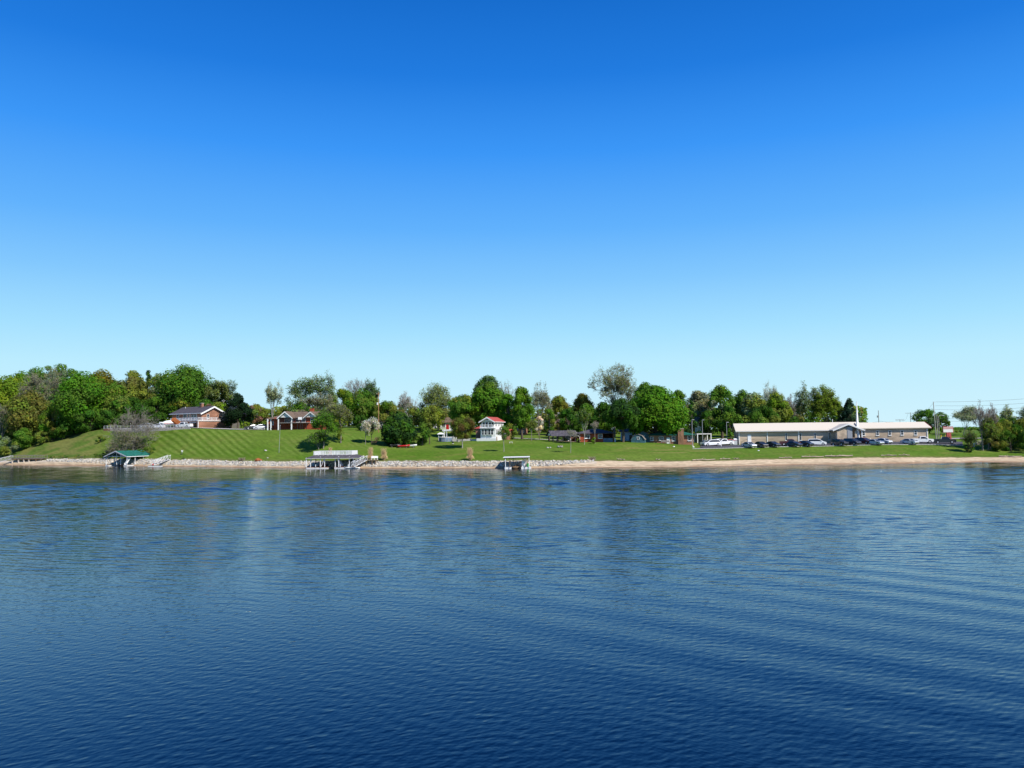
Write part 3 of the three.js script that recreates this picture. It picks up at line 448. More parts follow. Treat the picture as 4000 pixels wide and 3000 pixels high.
  D(2563, 52, 1508, 225, 'huge bright green shade tree over the green-roofed house', { colour: G.vivid, colour2: G.bright, share: 0.4, baseY: 1695, lobes: 95, most: 19000, shape: 'dome', trunk: 0.5 });
  D(2655, 74, 1514, 70, 'green treetop at the right shoulder of the huge shade tree', { colour: G.mid, colour2: G.bright, share: 0.3 });
  // behind the car park and the long brick building
  D(2735, 92, 1526, 110, 'grey-green rounded tree behind the light poles', { colour: G.sage, colour2: G.grey, share: 0.4, density: 0.8 });
  D(2703, 66, 1560, 55, 'dark narrow conifer left of the light poles', { colour: G.dark, shape: 'cone', name: 'conifer', colour2: G.deep });
  D(2822, 80, 1496, 95, 'tall lobed green tree behind the white parked vehicles', { colour: G.mid, colour2: G.sage, share: 0.3, baseY: 1680, lobes: 44 });
  D(2770, 74, 1600, 70, 'brownish dark tree behind the brown-roofed house', { colour: G.brown, colour2: G.deep, share: 0.6 });
  D(2855, 66, 1592, 80, 'leafy tree at the left end of the long building', { colour: G.mid, colour2: G.deep, share: 0.5 });
  D(2905, 92, 1522, 90, 'dark green tree behind the left end of the cream roof', { colour: G.deep, colour2: G.mid });
  D(2950, 78, 1538, 130, 'olive dome-shaped tree over the cream roof', { colour: G.olive, colour2: G.sage, share: 0.4, shape: 'dome', density: 0.85 });
  D(2985, 66, 1585, 110, 'dark green tree low behind the cream roof', { colour: G.deep, colour2: G.olive, share: 0.4 });
  T(3030, 96, 1508, 85, 'pale leafless crown above the yellow-green tree', { colour: G.pale, leaves: 1.5, leaf: 0.3, levels: 7, bark: M.paleBark });
  D(3035, 74, 1530, 100, 'yellow-green tree behind the middle of the cream roof', { colour: G.lime, colour2: G.olive, share: 0.5 });
  T(3100, 94, 1550, 60, 'thin leafless tree between two leafy trees behind the roof', { colour: G.twig, leaves: 0.8, leaf: 0.28, levels: 7, bark: M.greyBark });
  D(3118, 66, 1618, 80, 'dark shrubby tree just above the roof ridge', { colour: G.deep, colour2: G.brown, share: 0.5 });
  T(3160, 82, 1516, 95, 'open grey-green tree above the roof near the porch', { colour: G.sage, colour2: G.mid, leaves: 5, leaf: 0.36, levels: 7, scatter: 1 });
  T(3238, 78, 1519, 110, 'fresh green forked tree left of the dark pine', { colour: G.lime, colour2: G.olive, leaves: 7, leaf: 0.4, levels: 7, scatter: 1.1 });
  T(3285, 86, 1575, 60, 'brownish budding tree behind the dark pine', { colour: G.brown, leaves: 3, leaf: 0.3, levels: 6 });
  D(3322, 82, 1555, 78, 'dark blue-green pine beside the white steeple', { colour: [0.022, 0.05, 0.026], colour2: G.blue, share: 0.15, shape: 'cone', name: 'pine_tree', lobes: 40 });
  // right end
  D(3632, 96, 1596, 118, 'dark green tree behind the leaning utility pole', { colour: G.mid, colour2: G.blue, share: 0.4, density: 0.85 });
  D(3690, 92, 1640, 60, 'lower green tree behind the roadside sign', { colour: G.mid });
  T(3765, 80, 1594, 105, 'pale open tree between the sign and the shore thicket', { colour: G.pale, colour2: G.sage, leaves: 3.5, leaf: 0.34, levels: 7, bark: M.paleBark, scatter: 1, base: 1.6, up: 0.6, angle: 0.42 });
  D(3775, 92, 1665, 90, 'low green bush row tree behind the pale open tree', { colour: G.olive, colour2: G.mid, base: 0.3, name: 'large_bush', category: 'bush' });
  const shore = 'trees of the shore thicket on the right';
  T(3838, 16, 1582, 62, 'leafless tree with forked trunk at the thicket edge', { colour: G.twig, leaves: 0.5, leaf: 0.24, levels: 6, up: 0.9, angle: 0.38, base: 4, bark: M.greyBark, group: shore });
  T(3868, 18, 1584, 58, 'second leafless tree beside the forked one', { colour: G.twig, leaves: 0.8, leaf: 0.24, levels: 6, up: 0.9, angle: 0.38, bark: M.greyBark, group: shore });
  D(3905, 20, 1618, 105, 'bright green leafy tree in the shore thicket', { colour: G.bright, colour2: G.olive, share: 0.5, base: 1, density: 0.7, leaf: 0.3, shape: 'tall', group: shore });
  T(3938, 34, 1592, 62, 'pale feathery tree above the shore thicket', { colour: G.pale, colour2: G.olive, leaves: 4, leaf: 0.32, levels: 6, up: 0.8, group: shore });
  D(3978, 22, 1632, 130, 'dark olive tree at the right edge of the picture', { colour: G.deep, colour2: G.olive, share: 0.5, base: 0.8, leaf: 0.34, group: shore });
  T(4010, 38, 1588, 70, 'pale tree cut by the right edge of the picture', { colour: G.pale, colour2: G.sage, leaves: 4, leaf: 0.32, levels: 6, group: shore });
  D(3880, 16, 1690, 80, 'dark undergrowth bush at the foot of the bright thicket tree', { colour: G.deep, colour2: G.brown, base: 0.1, name: 'large_bush', category: 'bush', leaf: 0.3, group: shore });
  D(3948, 16, 1685, 125, 'dark undergrowth bush nearest the beach end', { colour: G.deep, colour2: G.olive, base: 0.1, name: 'large_bush', category: 'bush', leaf: 0.3, group: shore });
  D(4045, 15, 1675, 130, 'dark undergrowth bush running out of the picture', { colour: G.deep, base: 0.1, name: 'large_bush', category: 'bush', leaf: 0.3, group: shore });
  D(3920, 26, 1645, 130, 'dark green bush filling the middle of the shore thicket', { colour: G.deep, colour2: G.mid, base: 0.1, name: 'large_bush', category: 'bush', group: shore });
  T(3858, 17, 1640, 70, 'green twiggy sapling between the leafless trees', { colour: G.olive, colour2: G.bright, leaves: 4, leaf: 0.3, levels: 6, base: 1, stems: 2, bark: M.greyBark, group: shore });
  T(3792, 13, 1690, 60, 'bare leaning shrub before the pale post', { colour: G.deep, colour2: G.brown, leaves: 2, leaf: 0.24, levels: 5, stems: 3, base: 1, name: 'budding_shrub', category: 'shrub', group: shore });
  D(3785, 12.5, 1735, 40, 'dark low bush where the lawn meets the thicket', { colour: G.deep, colour2: G.brown, base: 0.05, name: 'round_bush', category: 'bush', leaf: 0.26, group: shore });
  // left bank
  T(520, 13, 1608, 195, 'wide leafless grey tree behind the green-roofed dock', { colour: G.grey, leaves: 0.8, leaf: 0.24, levels: 7, bark: M.greyBark, thin: 0.024, angle: 0.6, up: 0.02, base: 1.7, split: 7, scatter: 0.5 });
  T(500, 11, 1690, 150, 'low grey brushwood beneath the wide leafless tree', { colour: G.grey, colour2: G.brown, leaves: 2, leaf: 0.26, levels: 6, stems: 4, base: 0.7, angle: 0.75, up: -0.1, bark: M.greyBark, name: 'budding_shrub', category: 'shrub' });
  for (const [px, off, y, w, l] of [[575, 11, 1745, 70, 'dark green bush right of the wide leafless tree'], [500, 9, 1752, 60, 'dark green bush left beneath the wide leafless tree'], [392, 22, 1700, 42, 'lone low bush on the rough grass slope'], [205, 6.5, 1781, 20, 'lowest bush at the start of the rocky bank'], [250, 6.5, 1778, 34, 'second bush along the top of the rocky bank'], [320, 7, 1776, 60, 'long low bush along the top of the rocky bank'], [395, 8, 1768, 50, 'bush between the rocky bank and the green-roofed dock'], [445, 10, 1755, 50, 'bush behind the left corner of the green-roofed dock']]) D(px, off, y, w, l, { colour: G.deep, colour2: G.olive, share: 0.5, base: 0.05, name: 'bank_bush', category: 'bush', leaf: 0.26, group: 'bushes along the left bank' });
  D(718, 5.6, 1788, 20, 'small dark bush at the edge of the rocks below the striped lawn', { colour: G.deep, base: 0.03, name: 'bank_bush', category: 'bush', leaf: 0.2, group: 'bushes along the left bank' });
  D(1380, 8, 1770, 14, 'rust-red round shrub behind the dock with railings', { colour: [0.3, 0.09, 0.03], base: 0.05, name: 'round_bush', category: 'bush', leaf: 0.2 });
  // dome-crowned lawn trees
  D(1806, 27, 1632, 88, 'dome-crowned reddish olive tree on the lawn before the patio', { colour: G.olive, colour2: [0.16, 0.1, 0.03], share: 0.4, baseY: 1715, shape: 'fan', leaf: 0.18, density: 0.5, most: 16000, lobes: 46, bark: M.paleBark, trunk: 0.13 });
  D(1968, 19, 1662, 48, 'young olive tree on a pale stem before the white house', { colour: G.olive, colour2: G.mid, share: 0.5, baseY: 1718, leaf: 0.17, density: 0.45, bark: M.paleBark, trunk: 0.085 });
}
// tall dry ornamental grass
function grassClump(px, off, topY, wPx, label) {
  const p = place(px, off), h = topAt(px, topY, p), s = new Soup(), r = rng(px), w = wPx * p.s / 2;
  for (let k = 0; k < 420; k++) {
    const a = r() * 6.28, q = r(), up = k % 5 < 3, hh = up ? h * (0.55 + 0.45 * r()) : h * (0.25 + 0.25 * r()), sp = up ? w * (0.25 + 0.6 * q * q) : w * (0.55 + 0.4 * q), b = [Math.cos(a) * w * 0.25 * q, 0, Math.sin(a) * w * 0.25 * q];
    const m = [Math.cos(a) * sp * 0.5, hh * (up ? 0.55 : 0.85), Math.sin(a) * sp * 0.5], e = [Math.cos(a) * sp, up ? hh : hh * 0.45, Math.sin(a) * sp]; s.tube(b, m, 0.025, 0.022); s.tube(m, e, 0.022, 0.008);
  }
  const t = thing('ornamental_grass', label, 'grass clump', p, 0, 'dry ornamental grass clumps along the bank'); part(t, 'foliage', s.geo(false), M.straw);
}
grassClump(1447, 6.2, 1744, 36, 'tall dry grass clump left beside the wooden landing');
grassClump(1500, 6.4, 1749, 36, 'tall dry grass clump right of the wooden landing');
grassClump(1836, 6.4, 1745, 40, 'tall dry grass clump alone before the dome-crowned tree');
grassClump(1290, 10, 1746, 22, 'short dry grass clump seen above the dock railing');
{ // the woods beyond that close the view, one mass
  const s = new Soup(), r = rng(88);
  const strip = (px0, px1, off, top, amp, n, size, cols) => { for (let k = 0; k < n; k++) { const px = px0 + (px1 - px0) * r(), p = place(px, off + (r() - 0.5) * 26, 0), hy = top + amp * (fbm(px * 0.02, off, 5) - 0.5) * 2, h = Math.max(1, topAt(px, hy, p)), y = h * Math.pow(r(), 1.1), c = tint(cols[Math.floor(fbm(px * 0.03, off, 9) * cols.length * 1.2) % cols.length], r, 0.5); s.leaf(p.x, p.y + y, p.z, r() - 0.5, 0.4 + r() * 0.6, r() - 0.2, size * (0.6 + 0.8 * r()), c, r); } };
  const G = GREEN;
  strip(-300, 560, 100, 1500, 30, 9000, 1.0, [G.deep, G.olive, G.mid]); strip(560, 1180, 112, 1592, 22, 7500, 0.9, [G.deep, G.olive, G.brown]); strip(1150, 2060, 122, 1588, 26, 12000, 0.9, [G.olive, G.deep, G.brown, G.mid]); strip(2050, 3390, 124, 1592, 24, 17000, 0.9, [G.deep, G.olive, G.mid, G.brown]); strip(3640, 4500, 170, 1676, 8, 3500, 0.9, [G.olive, G.mid, G.deep]);
  const m = new THREE.Mesh(s.geo(true), leafMat); m.name = 'woodland'; m.castShadow = m.receiveShadow = true; m.userData = { kind: 'stuff', label: 'distant woodland closing the view behind the houses', category: 'woodland' }; scene.add(m);
}
// ---------------------------------------------------------------- building pieces
function gableRoof(L, W, rise, y, over = 0.5, t = 0.16, endOver = over) { // ridge along x, eaves at height y over the walls
  const half = W / 2, k = rise / half, run = half + over, a = Math.atan(k), pts = [], yt = (z) => y + rise - Math.abs(z) * k, e = L / 2 + endOver, tt = t / Math.cos(a);
  for (const x of [-e, e]) pts.push([x, yt(run), -run], [x, yt(0), 0], [x, yt(run), run], [x, yt(run) + tt, run], [x, yt(0) + tt, 0], [x, yt(run) + tt, -run]);
  return poly(pts, [[0, 5, 4, 1], [1, 4, 3, 2], [6, 7, 10, 11], [7, 8, 9, 10], [5, 11, 10, 4], [4, 10, 9, 3], [0, 1, 7, 6], [1, 2, 8, 7], [2, 3, 9, 8], [0, 6, 11, 5]]);
}
const gableWall = (W, rise, y, x, t = 0.2) => poly([[x - t / 2, y, -W / 2], [x - t / 2, y, W / 2], [x - t / 2, y + rise, 0], [x + t / 2, y, -W / 2], [x + t / 2, y, W / 2], [x + t / 2, y + rise, 0]], [[0, 1, 2], [3, 5, 4], [0, 3, 4, 1], [1, 4, 5, 2], [2, 5, 3, 0]]);
function rakeTrim(W, rise, y, x, over, t = 0.08, h = 0.24) { // two sloping boards along a gable end
  const k = rise / (W / 2), run = W / 2 + over, f = (s) => poly([[x, y - over * k - h, s * run], [x, y - over * k + 0.1, s * run], [x, y + rise + 0.12, 0], [x, y + rise - h, 0], [x + t, y - over * k - h, s * run], [x + t, y - over * k + 0.1, s * run], [x + t, y + rise + 0.12, 0], [x + t, y + rise - h, 0]], [[0, 1, 2, 3], [4, 7, 6, 5], [0, 4, 5, 1], [1, 5, 6, 2], [3, 2, 6, 7], [0, 3, 7, 4]]);
  return [f(-1), f(1)];
}
function hipRoof(L, W, rise, y, over = 0.5, t = 0.16) {
  const a = L / 2 + over, b = W / 2 + over, r = Math.max(0.3, a - b);
  return poly([[-a, y, -b], [a, y, -b], [a, y, b], [-a, y, b], [-a, y + t, -b], [a, y + t, -b], [a, y + t, b], [-a, y + t, b], [-r, y + rise + t, 0], [r, y + rise + t, 0]], [[0, 1, 2, 3], [0, 4, 5, 1], [1, 5, 6, 2], [2, 6, 7, 3], [3, 7, 4, 0], [7, 6, 9, 8], [5, 4, 8, 9], [6, 5, 9], [4, 7, 8]]);
}
function window3(parent, w, h, x, y, z, turn = 0, { frame = M.white, name = 'window', mid = true, sill = true, bar: bw = 0.09 } = {}) { // framed pane on a wall: outside faces +z before turning
  const g = [box(w + bw * 2, bw, 0.12, 0, h, 0), box(w + bw * 2, bw, 0.12, 0, -bw, 0), box(bw, h, 0.12, -w / 2 - bw / 2, 0, 0), box(bw, h, 0.12, w / 2 + bw / 2, 0, 0)];
  if (mid) g.push(box(w, 0.06, 0.1, 0, h / 2 - 0.03, 0)); const m = part(parent, name, g, frame); m.position.set(x, y, z); m.rotation.y = turn;
  part(m, 'pane', box(w, h, 0.04, 0, 0, -0.01), M.glass); if (sill) part(m, 'sill', box(w + 0.34, 0.1, 0.2, 0, -bw - 0.1, 0.06), frame); return m;
}
function railing(parent, a, b, h, material, gap = 0.14, name = 'railing', postGap = 1.8) { // top and bottom rail with balusters, each post a part
  const d = b.clone().sub(a), L = d.length(), n = Math.max(1, Math.round(L / postGap)), g = [bar(a.clone().add(V(0, h, 0)), b.clone().add(V(0, h, 0)), 0.045, 4), bar(a.clone().add(V(0, 0.12, 0)), b.clone().add(V(0, 0.12, 0)), 0.035, 4)], k = Math.round(L / gap);
  if (gap > 0) for (let i = 1; i < k; i++) { const p = a.clone().addScaledVector(d, i / k); g.push(box(0.03, h - 0.12, 0.03, p.x, p.y + 0.12, p.z)); }
  const m = part(parent, name, g, material); for (let i = 0; i <= n; i++) { const p = a.clone().addScaledVector(d, i / n); part(m, 'post', box(0.1, h + 0.06, 0.1, p.x, p.y, p.z), material); } return m;
}
const yawD = (deg) => deg * Math.PI / 180;
function at(px, py, d) { const p = P(px, py, d); p.d = d; p.s = d / FOCAL; return p; }

// ---------------------------------------------------------------- brick house on the left hill
{
  const p = place(773, 38, 0); p.y = P(773, 1671, p.d).y - 0.35; const yaw = yawD(-35);
  const h = thing('brick_house', 'brick ranch house with white gable trim above an open garage', 'house', p, yaw);
  // local: garage corner at the origin, long side runs to -x, gable end looks to +x, front to +z
  const B = 2.55, L = 17, W = 8.8, ox = -1.6;
  part(h, 'basement_wall', [box(10.2, B, 0.3, -9.9, 0, -0.9), box(0.9, B, 0.3, -0.45, 0, -0.15), box(0.3, B, 12.6, -0.15, 0, -6.6), box(0.3, B, 1, -4.75, 0, -0.5), box(3.7, 0.35, 0.3, -2.75, B - 0.35, -0.15)], M.brick);
  part(h, 'garage_interior', [box(4.6, B, 0.15, -2.6, 0, -7.2), box(0.15, B, 6.2, -4.95, 0, -4.1), box(4.6, 0.06, 7, -2.6, -0.02, -3.6)], M.concrete);
  part(h, 'garage_trim', [box(0.16, B + 0.1, 0.16, 0.02, 0, 0.02), box(3.7, 0.14, 0.1, -2.75, B - 0.5, 0.06), box(0.12, B, 0.1, -4.6, 0, 0.06)], M.white);
  part(h, 'deck', box(16.2, 0.24, 14.4, -7.9, B, -6.9), M.offwhite);
  const y0 = B + 0.24, H = 2.65;
  part(h, 'wall', [box(L, H, W, ox - L / 2, y0, -2.3 - W / 2)], M.brick);
  const rx = ox - L / 2, rz = -2.3 - W / 2, rise = 2.1, roof = part(h, 'roof', gableRoof(L, W, rise, y0 + H, 0.75, 0.18, 0.7), M.shingle); roof.position.set(rx, 0, rz);
  part(roof, 'gable_wall', gableWall(W, rise, y0 + H, L / 2 - 0.1), M.brick); part(roof, 'gable_wall', gableWall(W, rise, y0 + H, -L / 2 + 0.1), M.brick);
  part(roof, 'rake_trim', rakeTrim(W, rise, y0 + H, L / 2 + 0.7, 0.75, 0.08, 0.4), M.white);
  part(roof, 'fascia', box(L + 1.4, 0.28, 0.08, 0, y0 + H - 0.36, W / 2 + 0.79), M.offwhite);
  const ch = part(roof, 'chimney', box(1.1, 1.9, 0.8, 2.6, y0 + H + rise - 0.7, 0.4), M.brick); part(ch, 'chimney_cap', box(1.25, 0.15, 0.95, 2.6, y0 + H + rise + 1.2, 0.4), M.concrete);
  part(roof, 'vent_pipe', bar(V(-6.2, y0 + H + rise - 0.6, 0.9), V(-6.2, y0 + H + rise + 0.35, 0.9), 0.07), M.white);
  window3(h, 1.0, 1.35, ox - 13.6, y0 + 1.0, -2.28); window3(h, 1.8, 1.7, ox - 9.4, y0 + 0.7, -2.28, 0, { mid: false }); window3(h, 0.8, 1.8, ox - 7.3, y0 + 0.55, -2.28, 0, { mid: false });
  part(h, 'sliding_door', box(3.2, 2.1, 0.06, ox - 4.2, y0, -2.26), M.glass); for (const x of [5.85, 4.2, 2.55]) part(h, 'door_frame', box(0.12, 2.2, 0.1, ox - x, y0, -2.22), M.white);
  window3(h, 0.75, 1.35, ox + 0.03, y0 + 0.75, -4.7, Math.PI / 2);
  const yd = y0; railing(h, V(-15.6, yd, 0.2), V(0.1, yd, 0.2), 0.95, M.rail); railing(h, V(0.1, yd, 0.2), V(0.1, yd, -13.8), 0.95, M.rail);
  const st = part(h, 'stair', [box(1.1, 0.1, 4.4, 0, 0, 0).rotateX(-0.6).translate(-8.6, 1.25, 1.9), box(0.06, 1.3, 5.2, 0, 0, 0).rotateX(-0.6).translate(-8, 1.4, 1.9), box(0.06, 1.3, 5.2, 0, 0, 0).rotateX(-0.6).translate(-9.2, 1.4, 1.9)], M.rustWood);
  for (let k = 0; k < 11; k++) part(st, 'step', box(1.1, 0.06, 0.3, -8.6, 0.2 + k * 0.24, 3.7 - k * 0.34), M.rustWood);
  // terrace rail running on to the right
  const q = thing('terrace_railing', 'white railing on a low brick wall right of the brick house', 'railing', place(832, 49, 0.2)); const e = place(897, 53, 0.2).sub(q.position), up = 1.0;
  part(q, 'low_wall', bar(V(0, 0.35, 0), V(e.x, e.y + 0.35, e.z), 0.5, 4), M.brick); railing(q, V(0, up - 0.1, 0), V(e.x, e.y + up - 0.1, e.z), 1.0, M.rail, 0.2);
  // board fence behind
  const f0 = place(890, 60), f1 = place(936, 62), fd = f1.clone().sub(f0), fe = thing('board_fence', 'weathered board fence behind the magnolia', 'fence', f0); for (let k = 0; k < 26; k++) part(fe, 'board', box(0.14, 1.9 + 0.1 * hash2(k, 1), 0.04, fd.x * k / 26, fd.y * k / 26, fd.z * k / 26), M.greyWood);
}
// retaining wall below the car park of the brick house
{
  const a = place(404, 30.4, 0), w = thing('retaining_wall', 'pale weathered retaining wall below the hilltop car park', 'wall', V(a.x, a.y - 0.6, a.z)); let prev = null; const pts = [];
  for (let px = 404; px <= 742; px += 13) { const p = place(px, 30.4, 0), t = place(px, 32.4, 0); pts.push([V(p.x, 0, p.z), groundUO(uOf(px), 29.6), Math.max(t.y + 0.14, p.y + 0.3)]); }
  const p0 = w.position; for (let k = 0; k < pts.length - 1; k++) { const [q, lo, hi] = pts[k], [q2, lo2, hi2] = pts[k + 1], y = Math.min(lo, lo2) - 0.5; part(w, 'wall_panel', poly([[q.x - p0.x, y - p0.y, q.z - p0.z], [q2.x - p0.x, y - p0.y, q2.z - p0.z], [q2.x - p0.x, hi2 - p0.y, q2.z - p0.z], [q.x - p0.x, hi - p0.y, q.z - p0.z], [q.x - p0.x, y - p0.y, q.z - p0.z - 0.4], [q2.x - p0.x, y - p0.y, q2.z - p0.z - 0.4], [q2.x - p0.x, hi2 - p0.y, q2.z - p0.z - 0.4], [q.x - p0.x, hi - p0.y, q.z - p0.z - 0.4]], [[0, 1, 2, 3], [7, 6, 5, 4], [3, 2, 6, 7], [0, 3, 7, 4], [1, 5, 6, 2]]), k < 2 ? M.darkBrick : M.concrete); }
  const f = thing('guard_railing', 'white metal guard railing along the top of the retaining wall', 'railing', V(p0.x, p0.y, p0.z)); for (let k = 0; k < pts.length - 1; k++) { const [q, , hi] = pts[k], [q2, , hi2] = pts[k + 1]; const A = V(q.x - p0.x, hi - p0.y - 0.02, q.z - p0.z - 0.2), Bq = V(q2.x - p0.x, hi2 - p0.y - 0.02, q2.z - p0.z - 0.2), g = [bar(A.clone().add(V(0, 1.0, 0)), Bq.clone().add(V(0, 1.0, 0)), 0.05, 4), bar(A.clone().add(V(0, 0.2, 0)), Bq.clone().add(V(0, 0.2, 0)), 0.05, 4), bar(A.clone().add(V(0, 0.6, 0)), Bq.clone().add(V(0, 0.6, 0)), 0.035, 4)]; part(f, 'rail', g, M.metal); part(f, 'post', box(0.1, 1.08, 0.1, A.x, A.y, A.z), M.metal); }
}
// ---------------------------------------------------------------- porch house
{
  const p = place(1135, 39, 0.1), h = thing('porch_house', 'brick house with white half-timbered gables and tall porch posts', 'house', p, yawD(-6)), s = p.s, X = (px) => (px - 1135) * s, H = 4.2;
  part(h, 'wall', [box(X(1240) - X(1062), H, 8, (X(1240) + X(1062)) / 2, -0.3, -5.2)], M.redBrick);
  part(h, 'wing_wall', box(3.4, 3.7, 6, X(1046), -0.3, -5.6), M.redBrick);
  const roof = part(h, 'roof', gableRoof(X(1222) - X(1098), 8.4, 1.7, H - 0.3, 0.5), M.brownShingle); roof.position.set((X(1222) + X(1098)) / 2, 0, -5.2);
  const wr = part(h, 'wing_roof', hipRoof(5.2, 6, 1.1, 3.4, 0.5), M.brownShingle); wr.position.set(X(1058), 0, -5.6);
  const gr = part(h, 'cross_gable_roof', gableRoof(6.5, X(1238) - X(1187), 1.6, H - 0.3, 0.35), M.brownShingle); gr.rotation.y = Math.PI / 2; gr.position.set((X(1238) + X(1187)) / 2, 0.02, -3.8);
  const gw = part(gr, 'gable_wall', gableWall(X(1238) - X(1187) - 0.1, 1.5, H - 0.3, -2.95), M.white); const gx = [-0.75, 0, 0.75]; for (const z of gx) part(gw, 'timber', box(0.08, 1.35 - Math.abs(z) * 0.85, 0.1, -3.08, H - 0.28, z), M.timber);
  part(gr, 'rake_trim', rakeTrim(X(1238) - X(1187), 1.6, H - 0.3, -3.62, 0.35), M.offwhite);
  const pr = part(h, 'porch_roof', gableRoof(5.5, X(1146) - X(1092), 1.75, H - 0.35, 0.35), M.brownShingle); pr.rotation.y = Math.PI / 2; pr.position.set((X(1146) + X(1092)) / 2, 0.03, -1.4);
  part(pr, 'gable_wall', gableWall(X(1146) - X(1092) - 0.1, 1.65, H - 0.35, -2.5), M.offwhite); part(pr, 'rake_trim', rakeTrim(X(1146) - X(1092), 1.75, H - 0.35, -3.12, 0.35), M.white);
  const sk = part(h, 'side_porch_roof', box(X(1098) - X(1050), 0.15, 3.2, (X(1098) + X(1050)) / 2, H - 0.75, -1.4), M.brownShingle);
  for (const px of [1040, 1053, 1091, 1144]) part(h, 'porch_post', box(0.3, px < 1060 ? H - 0.75 : H - 0.35, 0.3, X(px), 0, px < 1060 ? -0.4 : 1.1), M.white);
  const dk = part(h, 'deck', box(X(1206) - X(1096), 0.22, 3.4, (X(1206) + X(1096)) / 2, 2.1, -0.4), M.greyWood); for (const px of [1100, 1168, 1187, 1204]) part(dk, 'deck_post', box(0.14, 2.1, 0.14, X(px), 0, 1.1), M.black);
  railing(dk, V(X(1098), 2.32, 1.2), V(X(1205), 2.32, 1.2), 0.95, M.black, 0.16);
  for (const px of [1112, 1131, 1158, 1182]) window3(h, 1.1, 1.5, X(px), 2.45, -1.17, 0, { sill: false });
  window3(h, 1.0, 1.1, X(1217), 2.3, -1.17); window3(h, 0.9, 1.0, X(1046), 1.8, -2.57);
  const ch = part(h, 'chimney', box(1.1, 1.9, 0.9, X(1200), H + 0.5, -4.6), M.redBrick); part(ch, 'chimney_cap', box(1.25, 0.14, 1.05, X(1200), H + 2.4, -4.6), M.redBrick);
  const b = place(1172, 34.5), bh = thing('basketball_hoop', 'white basketball backboard on a dark pole above the lawn', 'basketball hoop', b); part(bh, 'pole', bar(V(0, -0.2, 0), V(0, 3.6, -0.1), 0.07), M.black); part(bh, 'backboard', rbox(1.2, 0.8, 0.06, 0, 3.1, 0.15, 0.02), M.white); part(bh, 'rim', new THREE.TorusGeometry(0.23, 0.02, 6, 16).rotateX(Math.PI / 2).translate(0, 3.15, 0.45), M.red);
}
